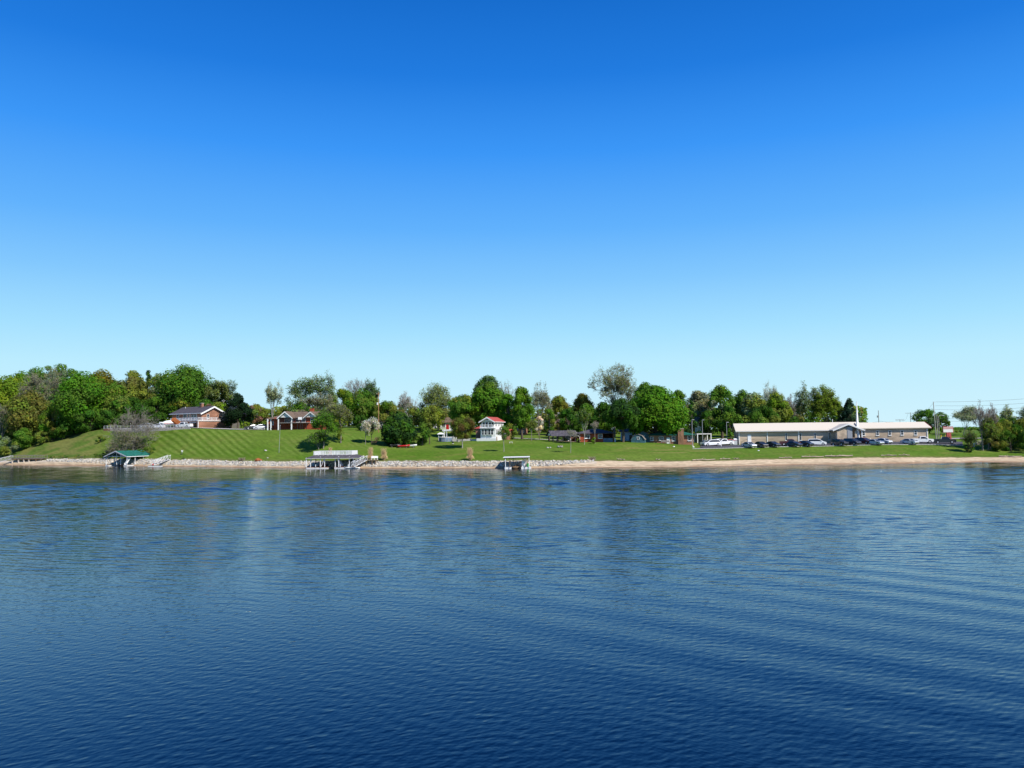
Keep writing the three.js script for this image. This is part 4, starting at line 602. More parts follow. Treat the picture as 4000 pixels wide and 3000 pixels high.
// ---------------------------------------------------------------- white two-storey house with red roof, pool, pergola
{
  const p = place(1906, 42, 0.2), s = p.s, yaw = yawD(-17), h = thing('white_house', 'white two-storey house with red metal roof and balcony', 'house', p, yaw);
  const W = 4.15, L = 9.2, e = 5.9; // gable front to +z; body runs back
  const low = part(h, 'ground_floor', [box(W + 0.5, 3.3, L - 0.4, 0.1, 0.9, -L / 2 + 0.35)], M.white);
  part(h, 'foundation_wall', [box(W + 1.9, 1.25, L - 0.2, -0.35, -0.3, -L / 2 + 0.55)], M.white);
  part(h, 'upper_floor', box(W, e - 3.9, L - 0.6, 0, 4.0, -L / 2 + 0.1), M.white);
  const roof = part(h, 'roof', gableRoof(L + 0.2, W, 1.15, e - 0.02, 0.42), M.redMetal); roof.rotation.y = Math.PI / 2; roof.position.set(0, 0, -L / 2 + 0.4);
  part(roof, 'gable_wall', gableWall(W - 0.06, 1.1, e - 0.02, -L / 2 + 0.2), M.white); part(roof, 'rake_trim', rakeTrim(W, 1.15, e, -L / 2 - 0.6, 0.42), M.white); part(roof, 'gutter', box(L + 0.9, 0.16, 0.14, 0, e - 0.28, W / 2 + 0.44), M.white);
  part(roof, 'gable_vent', new THREE.CircleGeometry(0.24, 8).scale(1.5, 0.7, 1).rotateY(-Math.PI / 2).translate(-L / 2 + 0.06, e + 0.5, 0), M.grey);
  const f = 0.42; // face of the front
  part(h, 'balcony', [box(W + 0.3, 0.2, 1.1, 0, 3.85, f - 0.15)], M.white); railing(h, V(-W / 2, 4.05, f + 0.35), V(W / 2 - 0.3, 4.05, f + 0.35), 0.85, M.white, 0.16, 'balcony_railing', 1.3);
  for (const x of [-1.25, -0.35, 0.65, 1.45]) window3(h, 0.62, 1.35, x, 4.25, -L / 2 + 0.1 + (L - 0.6) / 2 + 0.04, 0, { sill: false, mid: false });
  for (const x of [-1.35, -0.45, 0.65, 1.5]) window3(h, 0.62, 1.55, x, 2.0, 0.53, 0, { sill: false });
  for (const z of [-0.5, -1.5, -2.5, -3.5, -4.6]) window3(h, 0.62, 1.55, 0.1 + (W + 0.5) / 2 + 0.03, 2.0, z, Math.PI / 2, { sill: false });
  for (const z of [-0.9, -1.7, -3.6, -4.4, -5.9, -6.7]) window3(h, 0.5, 1.3, W / 2 + 0.03, 4.35, z, Math.PI / 2, { sill: false, mid: false });
  part(h, 'porch_eave', box(W + 0.7, 0.12, 0.5, 0.1, 3.72, 0.6), M.shingle);
  part(h, 'brick_wing', box(2.2, 3.1, 3.6, W / 2 + 1.3, -0.2, -L + 1.6), M.brick); const br = part(h, 'wing_roof', gableRoof(2.6, 3.8, 0.5, 2.95, 0.3), M.redMetal); br.position.set(W / 2 + 1.3, 0, -L + 1.6); window3(h, 0.6, 1.0, W / 2 + 1.3, 1.2, -L + 3.44);
  const lr = part(h, 'rear_wing', box(4.4, 4.0, 4, -W / 2 - 1.6, -0.2, -L + 1.2), M.brick); part(lr, 'rear_roof', hipRoof(4.6, 4, 1.0, 3.8, 0.3), M.redMetal).position.set(-W / 2 - 1.6, 0, -L + 1.2);
  part(h, 'corner_post', box(0.22, 1.4, 0.22, W / 2 + 0.72, 0, 0.1), M.darkBrick);
  // patio walls, pool and pergola left of the house
  const q = place(1800, 43, 0.2), t = thing('patio_wall', 'low pale stone wall of the patio left of the white house', 'wall', q); part(t, 'wall_panel', box(5.6, 0.9, 0.4, 0.4, 0, 0), M.stone); part(t, 'wall_panel', box(4.2, 0.75, 0.4, 5.2, -0.1, -0.3), M.white); part(t, 'coping', box(5.7, 0.1, 0.5, 0.4, 0.9, 0), M.concrete);
  const pp = place(1741, 43.5, 0.1), pool = thing('swimming_pool', 'round blue-grey above-ground swimming pool on the lawn', 'pool', pp); part(pool, 'pool_wall', new THREE.CylinderGeometry(2.0, 2.0, 1.3, 28, 1, true).translate(0, 0.65, 0), M.blueGrey); part(pool, 'rim', new THREE.TorusGeometry(2.02, 0.09, 6, 28).rotateX(Math.PI / 2).translate(0, 1.3, 0), M.white); part(pool, 'pool_water', new THREE.CylinderGeometry(1.97, 1.97, 0.05, 28).translate(0, 1.12, 0), mat(0.1, 0.3, 0.4, 0.1)); for (let k = 0; k < 12; k++) part(pool, 'upright', box(0.12, 1.3, 0.06, 0, 0, 2.03).rotateY(k / 12 * 6.283), M.grey);
  const g = place(1758, 50, 0.1), pg = thing('pergola', 'white open pergola beside the pool', 'pergola', g, yawD(-12)); for (const [x, z] of [[-1.5, 1.2], [1.6, 1.2], [-1.5, -1.4], [1.6, -1.4]]) part(pg, 'post', box(0.28, 2.9, 0.28, x, 0, z), M.white); for (const z of [1.2, -1.4]) part(pg, 'beam', box(4.2, 0.3, 0.18, 0.05, 2.9, z), M.white); for (let k = 0; k < 9; k++) part(pg, 'rafter', box(0.08, 0.18, 3.8, -1.9 + k * 0.48, 3.2, -0.1), M.white);
  part(pg, 'lattice_panel', box(2.6, 0.5, 0.08, 2.6, 2.2, -1.4), M.white);
  const st = place(1722, 47, 0), sl = thing('garden_shelter', 'small white covered garden seat behind the pool', 'shelter', st); part(sl, 'roof', hipRoof(1.5, 1.2, 0.4, 1.9, 0.25), M.white); for (const x of [-0.6, 0.6]) for (const z of [-0.5, 0.5]) part(sl, 'post', post(x, 0, z, 1.95, 0.05), M.white); part(sl, 'seat', box(1.2, 0.12, 0.6, 0, 0.5, -0.2), M.white); part(sl, 'backrest', box(1.2, 0.5, 0.08, 0, 0.7, -0.5), M.white);
  const pl = thing('planter', 'pale stone planter in front of the pool deck', 'planter', place(1790, 40, 0)); part(pl, 'pot', new THREE.CylinderGeometry(0.5, 0.38, 0.6, 14).translate(0, 0.3, 0), M.stone); part(pl, 'rim', new THREE.TorusGeometry(0.5, 0.06, 6, 18).rotateX(Math.PI / 2).translate(0, 0.6, 0), M.stone);
}
// ---------------------------------------------------------------- small houses behind
function cottage(px, off, wPx, wallH, rise, label, wall, roofM, opt = {}) {
  const p = place(px, off, 0.3), W = wPx * p.s, h = thing(opt.name ?? 'small_house', label, 'house', p, yawD(opt.yaw ?? -8)), d = opt.depth ?? 7; part(h, 'wall', box(W, wallH + 0.3, d, 0, -0.3, -d / 2), wall);
  if (opt.hip) part(h, 'roof', hipRoof(W, d, rise, wallH, 0.5), roofM).position.set(0, 0, -d / 2); else { const r = part(h, 'roof', gableRoof(W, d, rise, wallH, 0.5), roofM); r.position.set(0, 0, -d / 2); part(r, 'gable_wall', gableWall(d - 0.1, rise, wallH, W / 2 - 0.1), opt.gable ?? wall); part(r, 'gable_wall', gableWall(d - 0.1, rise, wallH, -W / 2 + 0.1), opt.gable ?? wall); }
  (opt.windows ?? [-0.3, 0.25]).forEach((x) => window3(h, 1.1, 1.2, x * W, wallH * 0.42, 0.04)); if (opt.door !== undefined) { const dr = part(h, 'door', box(1, 2.1, 0.08, opt.door * W, 0, 0.04), opt.doorMat ?? M.red); part(dr, 'handle', new THREE.SphereGeometry(0.05, 8, 6).translate(opt.door * W + 0.38, 1.0, 0.1), M.metal); } return h;
}
cottage(1470, 80, 75, 2.5, 1.4, 'small brown-roofed house behind the orange utility pole', M.darkBrick, M.brownShingle, { hip: true });
cottage(1665, 92, 50, 2.7, 1.5, 'small pale house glimpsed right of the drooping evergreen', M.offwhite, M.brownShingle);
cottage(1752, 92, 62, 2.9, 1.6, 'small white house with red door behind the pergola', M.white, M.brownShingle, { door: -0.05 });
cottage(1800, 88, 36, 2.6, 1.3, 'small outbuilding partly behind the dome-crowned tree', M.offwhite, M.brownShingle, { windows: [0] });
cottage(2030, 96, 44, 3, 1.6, 'small brick house behind the dark-trunked lawn tree', M.brick, M.brownShingle);
cottage(2458, 64, 66, 3.4, 2.0, 'white garage behind the dark shade tree', M.white, M.shingle, { name: 'garage', windows: [-0.35], depth: 6, door: 0.1, doorMat: M.timber });
cottage(2748, 84, 48, 6.2, 2.2, 'brown-roofed house above the white parked vehicles', M.offwhite, M.brownShingle, { windows: [0.2] });
// ---------------------------------------------------------------- picnic pavilion and red brick ranch house
{
  const p = place(2205, 44, 0.05), s = p.s, h = thing('picnic_pavilion', 'open grey-roofed picnic pavilion with dark posts and white gable', 'pavilion', p, yawD(14)), L = 7.3, W = 5.2, e = 1.95;
  const roof = part(h, 'roof', gableRoof(L, W, 1.25, e, 0.45), M.shingle); roof.position.z = -W / 2; part(roof, 'gable_wall', gableWall(W - 0.1, 1.2, e, L / 2 - 0.1), M.white); part(roof, 'gable_wall', gableWall(W - 0.1, 1.2, e, -L / 2 + 0.1), M.white); part(roof, 'rake_trim', rakeTrim(W, 1.25, e, L / 2 + 0.45, 0.45), M.white);
  for (const x of [-3.3, -2.2, -0.4, 1.6, 3.4]) for (const z of [-0.2, -W + 0.2]) part(h, 'post', box(0.2, e + 0.02, 0.2, x, 0, z), M.black);
  const tb = thing('picnic_table', 'dark picnic table under the pavilion roof', 'table', place(2186, 47, 0)); part(tb, 'table_top', box(1.8, 0.08, 0.8, 0, 0.7, 0), M.timber); for (const z of [-0.7, 0.7]) part(tb, 'bench_seat', box(1.8, 0.06, 0.28, 0, 0.42, z), M.timber); for (const x of [-0.6, 0.6]) for (const q of [-1, 1]) part(tb, 'leg', bar(V(x, 0, q * 0.6), V(x, 0.7, q * 0.15), 0.05, 4), M.timber);
}
{
  const p = place(2312, 46, 0.1), s = p.s, X = (px) => (px - 2312) * s, h = thing('brick_ranch_house', 'low red brick ranch house with grey hip roof beside the pavilion', 'house', p, yawD(0)), e = 2.55;
  part(h, 'wall', [box(X(2356) - X(2264), e + 0.2, 8, (X(2356) + X(2264)) / 2, -0.2, -4)], M.redBrick); part(h, 'wing_wall', box(X(2264) - X(2208), e, 4.5, (X(2264) + X(2208)) / 2, -0.1, -6.6), M.redBrick);
  part(h, 'carport_wall', [box(0.25, e, 8, X(2398), 0, -4), box(X(2398) - X(2356), e, 0.25, (X(2398) + X(2356)) / 2, 0, -7)], M.darkBrick);
  const roof = part(h, 'roof', hipRoof(X(2398) - X(2262), 8.4, 1.3, e, 0.6), M.shingle); roof.position.set((X(2398) + X(2262)) / 2, 0, -4.1); const wr = part(h, 'wing_roof', hipRoof(X(2270) - X(2206), 5, 1.0, e - 0.1, 0.4), M.shingle); wr.position.set((X(2270) + X(2206)) / 2, 0, -6.6);
  window3(h, 1.1, 1.1, X(2345), 1.25, 0.05); window3(h, 1.4, 0.9, X(2294), 1.3, 0.05, 0, { mid: false }); window3(h, 1.5, 1.5, X(2222), 0.6, -4.3); part(h, 'downspout', bar(V(X(2265), 0, 0.08), V(X(2265), e, 0.08), 0.07), M.white);
  part(h, 'carport_panel', box(X(2394) - X(2356), 1.15, 0.08, (X(2394) + X(2356)) / 2, 0.05, -0.4), M.blueGrey);
  const bx = thing('utility_cabinet', 'white upright cabinet at the right end of the ranch house', 'cabinet', place(2403, 46.5, 0)); part(bx, 'body', rbox(0.38, 1.05, 0.4, 0, 0, 0, 0.03), M.white); part(bx, 'door', box(0.32, 0.85, 0.03, 0, 0.1, 0.2), M.offwhite);
}
// ---------------------------------------------------------------- barn-roofed sheds
function shed(px, off, w, ht, d, label, wallM, roofM, yaw) {
  const p = place(px, off, 0.1), h = thing('barn_shed', label, 'shed', p, yawD(yaw), 'barn-roofed garden sheds'), e = ht * 0.45, m = ht * 0.82, prof = [[-w / 2, 0], [w / 2, 0], [w / 2, e], [w * 0.3, m], [0, ht], [-w * 0.3, m], [-w / 2, e]], sh = new THREE.Shape(prof.map(([x, y]) => new THREE.Vector2(x, y)));
  part(h, 'wall', new THREE.ExtrudeGeometry(sh, { depth: d, bevelEnabled: false }).translate(0, 0, -d), wallM);
  const rp = [[w / 2 + 0.12, e - 0.15], [w * 0.3 + 0.05, m + 0.06], [0, ht + 0.08], [-w * 0.3 - 0.05, m + 0.06], [-w / 2 - 0.12, e - 0.15]], r2 = new THREE.Shape([...rp, ...rp.slice().reverse().map(([x, y]) => [x * 0.99, y - 0.06])].map(([x, y]) => new THREE.Vector2(x, y))); part(h, 'roof', new THREE.ExtrudeGeometry(r2, { depth: d + 0.4, bevelEnabled: false }).translate(0, 0, -d - 0.2), roofM);
  window3(h, 0.55, 0.6, 0.1, ht * 0.45, 0.04, 0, { mid: false, sill: false }); return h;
}
shed(2492, 44, 3.9, 2.5, 4, 'dark blue barn-roofed shed with small white window', M.teal, M.greyWood, -16);
shed(2512, 48, 3.7, 3.2, 4, 'larger grey barn-roofed shed behind the blue one', M.teal, M.greyWood, -16);
// ---------------------------------------------------------------- green-roofed brick house
{
  const p = place(2660, 47, 0.1), s = p.s, X = (px) => (px - 2660) * s, h = thing('green_roofed_house', 'long brick house with dark green roof and big chimney', 'house', p, yawD(-8)), e = 2.75;
  part(h, 'wall', [box(X(2708) - X(2540), e + 0.2, 8, (X(2708) + X(2540)) / 2, -0.2, -4.2)], M.brick);
  const roof = part(h, 'roof', hipRoof(X(2708) - X(2540), 8.4, 1.35, e, 0.55), M.darkGreenRoof); roof.position.set((X(2708) + X(2540)) / 2, 0, -4.2);
  const ch = part(h, 'chimney', box(X(2671) - X(2649), 4.7, 1.1, 0, -0.1, 0.2), M.darkBrick); part(ch, 'chimney_cap', box(X(2672) - X(2648), 0.14, 1.2, 0, 4.6, 0.2), M.concrete);
  window3(h, 0.85, 1.3, X(2693), 1.2, -0.16); window3(h, 0.8, 1.3, X(2632), 1.2, -0.16); window3(h, 1.2, 0.9, X(2585), 1.4, -0.16); window3(h, 0.8, 0.9, X(2548), 1.4, -0.16); const dr = part(h, 'door', box(0.95, 2.1, 0.06, X(2612), 0, -0.16), M.white); part(dr, 'handle', new THREE.SphereGeometry(0.05, 8, 6).translate(X(2612) + 0.35, 1, -0.1), M.metal);
  for (const z of [-1.8, -3.4, -5, -6.6]) window3(h, 0.55, 1.0, X(2708) + 0.03, 1.3, z, Math.PI / 2);
  part(h, 'gutter', box(0.1, 0.14, 9.2, X(2708) + 0.6, e - 0.05, -4.2), M.offwhite); part(h, 'handrail', bar(V(X(2676), 0.7, 0.5), V(X(2706), 0.7, 0.5), 0.03), M.black);
  for (const [px, l] of [[2593, 'wooden garden bench under the huge shade tree'], [2606, 'second garden bench before the green-roofed house']]) { const b = thing('garden_bench', l, 'bench', place(px, 45.5, 0)); part(b, 'seat', box(1.5, 0.06, 0.5, 0, 0.42, 0), M.greyWood); part(b, 'backrest', box(1.5, 0.5, 0.06, 0, 0.5, -0.25), M.greyWood); for (const x of [-0.65, 0.65]) for (const z of [-0.2, 0.2]) part(b, 'leg', post(x, 0, z, 0.42, 0.04), M.greyWood); }
  const c = thing('carport', 'pale flat-roofed carport right of the green-roofed house', 'carport', place(2752, 62, 0)); part(c, 'roof', box(4.6, 0.3, 5, 0, 2.7, -2.5), M.offwhite); for (const [x, z] of [[-2.1, -0.1], [2.1, -0.1], [-2.1, -4.8], [2.1, -4.8]]) part(c, 'post', post(x, 0, z, 2.7, 0.12), M.white); part(c, 'back_wall', box(4.4, 2.6, 0.15, 0, 0, -4.95), M.greyWood);
}
// ---------------------------------------------------------------- long brick church building with steeple
{
  const p = place(3130, 40, 0.15), s = p.s, cy = Math.cos(yawD(11)), sy = Math.sin(yawD(11)), X = (px) => (uOf(px) * p.d - p.x) / (cy + uOf(px) * sy), h = thing('church_building', 'long tan brick church with cream metal roof and gabled porch', 'church', p, yawD(-11)), e = topAt(3130, 1680.5, p), W = 15, rise = topAt(3130, 1653, p) - e;
  const x0 = X(2884), x1 = X(3370), x2 = X(3624);
  part(h, 'wall', box(x1 - x0, e + 0.5, W, (x0 + x1) / 2, -0.5, -W / 2), M.tanBrick);
  const roof = part(h, 'roof', gableRoof(x1 - x0, W, rise, e, 0.75, 0.2), M.peachRoof); roof.position.set((x0 + x1) / 2, 0, -W / 2); part(roof, 'gable_wall', gableWall(W - 0.1, rise, e, (x1 - x0) / 2 - 0.1), M.tanBrick); part(roof, 'gable_wall', gableWall(W - 0.1, rise, e, -(x1 - x0) / 2 + 0.1), M.tanBrick); part(roof, 'fascia', box(x1 - x0 + 1.5, 0.2, 0.08, 0, e - 0.28, W / 2 + 0.77), M.offwhite); part(roof, 'vent_pipe', bar(V(X(3277) - (x0 + x1) / 2, e + rise - 0.3, -0.5), V(X(3277) - (x0 + x1) / 2, e + rise + 1.1, -0.5), 0.08), M.white);
  const dy = 0.5; // right wing stands a little higher
  const wing = part(h, 'wing_wall', box(x2 - x1 + 0.3, e + 0.6, 11, (x1 + x2) / 2, -0.4 + dy - 0.2, -5.2), M.tanBrick);
  const wr = part(h, 'wing_roof', gableRoof(x2 - x1 + 0.4, 11, 1.45, e + dy - 0.15, 0.65, 0.2), M.peachRoof); wr.position.set((x1 + x2) / 2, 0, -5.2); part(wr, 'gable_wall', gableWall(10.9, 1.45, e + dy - 0.15, (x2 - x1) / 2), M.tanBrick); part(wr, 'rake_trim', rakeTrim(11, 1.45, e + dy, (x2 - x1) / 2 + 0.84, 0.65), M.redMetal);
  // porch
  const pa = X(3246), pb = X(3354), pw = pb - pa, pd = 5.2, pm = (pa + pb) / 2;
  for (const g of [box(0.35, e + 0.3, pd, pa + 0.9, -0.4, pd / 2), box(X(3309) - X(3262), e + 1.1, 0.35, (X(3309) + X(3262)) / 2, -0.4, pd - 0.3), box(0.5, e, 0.3, X(3329), -0.4, pd - 0.3), box(X(3352) - X(3331), e - 0.2, 0.3, (X(3352) + X(3331)) / 2, -0.4, 1.5)]) part(h, 'porch_wall', g, M.tanBrick);
  part(h, 'porch_screen', box(X(3315) - X(3296), e + 1.15, 0.1, (X(3315) + X(3296)) / 2, -0.3, pd - 0.08), M.grey);
  const pr = part(h, 'porch_roof', gableRoof(pd + W * 0.45, pw, 1.55, e - 0.05, 0.45, 0.2), M.peachRoof); pr.rotation.y = Math.PI / 2; pr.position.set(pm, 0.02, (pd - W * 0.45) / 2); part(pr, 'rake_trim', rakeTrim(pw, 1.55, e, -(pd + W * 0.45) / 2 - 0.53, 0.45), M.white); part(pr, 'gable_wall', gableWall(pw - 0.2, 1.5, e - 0.05, -(pd + W * 0.45) / 2 + 1.6, 0.1), M.grey);
  for (const px of [3258, 3352]) part(h, 'porch_post', box(0.22, e, 0.22, X(px), -0.2, pd - 0.2), M.white);
  for (const px of [2888, 2998, 3120, 3366, 3622]) part(h, 'downspout', box(0.2, e + (px > 3300 ? dy : 0) - 0.05, 0.14, X(px), 0, px > 3360 ? 0.37 : 0.07), M.white);
  for (const px of [3072, 3128, 3185, 3241]) window3(h, 0.42, 1.95, X(px), e - 2.85, 0.03, 0, { mid: false, bar: 0.07 });
  for (const px of [3374, 3428, 3476, 3524, 3577]) window3(h, 0.62, 1.15, X(px), e + dy - 2.15, 0.33);
  const dr = part(h, 'door', box(1.0, 2.15, 0.08, X(2928), 0.75, 0.06), M.white, 'white side door at the top of a stair'); part(dr, 'handle', new THREE.SphereGeometry(0.06, 8, 6).translate(X(2928) + 0.38, 1.75, 0.13), M.metal);
  const stp = part(h, 'stair_landing', box(1.7, 0.75, 1.5, X(2928), -0.1, 0.8), M.concrete); for (const q of [-1, 1]) for (let k = 0; k < 4; k++) part(stp, 'step', box(0.34, 0.6 - k * 0.16, 1.4, X(2928) + q * (1.03 + k * 0.35), -0.1, 0.8), M.concrete);
  for (const q of [-1, 1]) { const g = [bar(V(X(2928) + q * 0.8, 1.6, 1.5), V(X(2928) + q * 2.5, 0.85, 1.5), 0.03), bar(V(X(2928) + q * 2.5, -0.1, 1.5), V(X(2928) + q * 2.5, 0.85, 1.5), 0.03), bar(V(X(2928) + q * 0.8, 0.6, 1.5), V(X(2928) + q * 0.8, 1.6, 1.5), 0.03)]; part(h, 'handrail', g, M.black); }
  for (const px of [3370, 3398, 3460]) part(h, 'wall_lamp', rbox(0.3, 0.4, 0.25, X(px), 1.1, 0.42, 0.05), M.offwhite);
  for (const [x, y] of [[x0 - 0.7, e + 0.5], [x0 - 0.55, e - 0.3]]) part(h, 'floodlight', new THREE.SphereGeometry(0.2, 10, 8).translate(x, y + (y > e ? 0.9 : 0), y > e ? -5 : 0.2), M.lamp);
  // steeple: free-standing tapered white spire
  const sp = place(3352, 32, 0), st = thing('steeple', 'slender white free-standing steeple in front of the church porch', 'steeple', sp), sh = topAt(3345, 1568, sp), b = topAt(3352, 1714, sp), half = 10.5 * sp.s / 2;
  part(st, 'brick_base', box(half * 2 + 0.3, b + 0.1, half * 2 + 0.3, 0, -0.1, 0), M.darkBrick); part(st, 'foot', rbox(half * 2 + 0.12, 0.3, half * 2 + 0.12, 0, b, 0, 0.05), M.white); part(st, 'spire', new THREE.CylinderGeometry(0.1, half * 1.35, sh - b - 0.3, 4).rotateY(Math.PI / 4).translate(0, b + 0.3 + (sh - b - 0.3) / 2, 0), M.white);
  for (const [px, l] of [[3508, 'first grey air conditioning unit by the church wall'], [3497, 'low dark covered unit by the church wall'], [3514, 'slim grey unit at the church wall']]) { const a = thing('air_conditioner', l, 'air conditioner', place(px, 35.2, 0)), sz = px === 3497 ? 0.55 : 0.8; part(a, 'casing', rbox(px === 3514 ? 0.3 : 0.85, sz, 0.8, 0, 0, 0, 0.04), px === 3497 ? M.black : M.metal); part(a, 'fan_grille', new THREE.CylinderGeometry(0.14, 0.14, 0.04, 14).translate(0, sz + 0.02, 0), M.black); }
}
// ---------------------------------------------------------------- vehicles
const CARS = {
  sedan: { L: 4.75, W: 1.8, H: 1.44, belt: 0.93, wheel: [1.42, -1.38, 0.33], body: [[2.3, 0.3], [2.37, 0.52], [2.28, 0.7], [1.95, 0.82], [1.15, 0.93], [0.35, 1.38], [-0.1, 1.44], [-0.95, 1.4], [-1.75, 1.02], [-2.25, 0.98], [-2.37, 0.7], [-2.32, 0.32]], win: [[1.0, 0.96], [0.34, 1.32], [-0.1, 1.37], [-0.9, 1.33], [-1.5, 1.0]], shield: [[1.13, 0.955], [0.4, 1.355]], rear: [[-1.68, 1.06], [-0.98, 1.395]] },
  hatch: { L: 4.3, W: 1.78, H: 1.5, belt: 0.96, wheel: [1.32, -1.28, 0.33], body: [[2.05, 0.3], [2.15, 0.55], [2.0, 0.78], [1.2, 0.96], [0.5, 1.42], [-0.2, 1.5], [-1.3, 1.44], [-1.9, 1.02], [-2.12, 0.95], [-2.14, 0.4]], win: [[1.05, 0.99], [0.48, 1.36], [-0.2, 1.43], [-1.2, 1.38], [-1.7, 1.02]], shield: [[1.18, 0.985], [0.55, 1.395]], rear: [[-1.86, 1.06], [-1.36, 1.42]] },
  suv: { L: 4.8, W: 1.9, H: 1.76, belt: 1.1, wheel: [1.42, -1.4, 0.37], body: [[2.3, 0.38], [2.4, 0.65], [2.3, 0.95], [1.2, 1.1], [0.6, 1.64], [0.0, 1.76], [-1.9, 1.72], [-2.25, 1.2], [-2.38, 1.1], [-2.4, 0.45]], win: [[1.05, 1.13], [0.58, 1.58], [0, 1.67], [-1.8, 1.64], [-2.1, 1.16]], shield: [[1.18, 1.13], [0.64, 1.615]], rear: [[-2.22, 1.24], [-1.96, 1.66]] },
  minivan: { L: 5.0, W: 1.95, H: 1.75, belt: 1.08, wheel: [1.55, -1.5, 0.35], body: [[2.4, 0.32], [2.5, 0.55], [2.35, 0.86], [1.6, 1.05], [0.75, 1.6], [0.1, 1.75], [-2.0, 1.71], [-2.38, 1.2], [-2.48, 1.0], [-2.48, 0.4]], win: [[1.35, 1.1], [0.72, 1.55], [0.1, 1.66], [-1.95, 1.63], [-2.2, 1.14]], shield: [[1.55, 1.085], [0.8, 1.575]], rear: [[-2.36, 1.24], [-2.06, 1.66]] },
  pickup: { L: 5.6, W: 1.95, H: 1.82, belt: 1.12, wheel: [1.75, -1.7, 0.39], body: [[2.68, 0.45], [2.78, 0.7], [2.7, 1.0], [1.45, 1.12], [0.8, 1.72], [0.4, 1.82], [-0.55, 1.8], [-0.8, 1.14], [-2.72, 1.12], [-2.78, 0.55]], win: [[1.3, 1.16], [0.78, 1.62], [0.4, 1.73], [-0.45, 1.71], [-0.62, 1.18]], shield: [[1.44, 1.145], [0.84, 1.7]], rear: [[-0.78, 1.22], [-0.6, 1.72]] },
};
const carGeo = {};
function carShapes(kind) {
  if (carGeo[kind]) return carGeo[kind];
  const c = CARS[kind], V2 = (a) => a.map(([x, y]) => new THREE.Vector2(x, y));
  const taper = (g) => { const p = g.attributes.position; for (let i = 0; i < p.count; i++) { const t = clamp((p.getY(i) - c.belt) / (c.H - c.belt), 0, 1), e = Math.abs(p.getX(i)) / (c.L / 2); p.setZ(i, p.getZ(i) * (1 - 0.22 * t) * (1 - 0.13 * Math.pow(e, 4))); } g.computeVertexNormals(); return g; };
  const [wf, wr, R] = c.wheel, low = c.body[0][1] * 0.72, s = new THREE.Shape(); // wheel arches are cut into the lower edge
  s.moveTo(...c.body[0]); for (const q of c.body.slice(1)) s.lineTo(...q); const last = c.body[c.body.length - 1]; s.lineTo(last[0] + 0.12, low); s.lineTo(wr - R - 0.07, low); s.absarc(wr, R, R + 0.07, Math.PI, 0, true); s.lineTo(wf - R - 0.07, low); s.absarc(wf, R, R + 0.07, Math.PI, 0, true); s.lineTo(c.body[0][0] - 0.1, low); s.closePath();
  const body = taper(new THREE.ExtrudeGeometry(s, { depth: c.W - 0.12, bevelEnabled: true, bevelThickness: 0.06, bevelSize: 0.05, bevelSegments: 2, curveSegments: 6, steps: 4 }).translate(0, 0, -c.W / 2 + 0.06));
  const side = taper(new THREE.ExtrudeGeometry(new THREE.Shape(V2(c.win)), { depth: c.W + 0.014, bevelEnabled: false, steps: 1 }).translate(0, 0, -c.W / 2 - 0.007));
  const slope = ([a, b], w) => { const dx = b[0] - a[0], dy = b[1] - a[1], L = Math.hypot(dx, dy), nx = Math.abs(dy) / L * Math.sign(-dx), ny = Math.abs(dx) / L, o = 0.052, wt = w * 0.84; return poly([[a[0] + nx * -o * Math.sign(1) * -1, a[1] + ny * o, -w], [a[0] + nx * o, a[1] + ny * o, w], [b[0] + nx * o, b[1] + ny * o, wt], [b[0] + nx * o, b[1] + ny * o, -wt], [a[0], a[1], -w], [a[0], a[1], w], [b[0], b[1], wt], [b[0], b[1], -wt]], [[0, 1, 2, 3], [4, 7, 6, 5], [0, 3, 7, 4], [1, 5, 6, 2], [2, 6, 7, 3], [0, 4, 5, 1]]); };
  return carGeo[kind] = { c, body, side, shield: slope(c.shield, c.W * 0.4), rear: slope(c.rear, c.W * 0.4), tyre: new THREE.CylinderGeometry(R, R, 0.22, 20).rotateX(Math.PI / 2), rim: new THREE.CylinderGeometry(R * 0.62, R * 0.62, 0.235, 12).rotateX(Math.PI / 2), light: rbox(0.12, 0.14, 0.36, 0, -0.07, 0, 0.03) };
}
const paint = { white: [0.75, 0.75, 0.75], silver: [0.5, 0.52, 0.53], black: [0.008, 0.008, 0.01], charcoal: [0.035, 0.038, 0.042], navy: [0.01, 0.014, 0.035], maroon: [0.07, 0.006, 0.008], red: [0.35, 0.008, 0.012], pearl: [0.62, 0.63, 0.64], green: [0.16, 0.2, 0.17] };
for (const k in paint) { const m = new THREE.MeshPhysicalMaterial({ roughness: 0.45, metalness: k === 'silver' || k === 'charcoal' ? 0.35 : 0, clearcoat: 0.8, clearcoatRoughness: 0.08, side: THREE.DoubleSide }); m.color.setRGB(...paint[k]); paint[k] = m; }
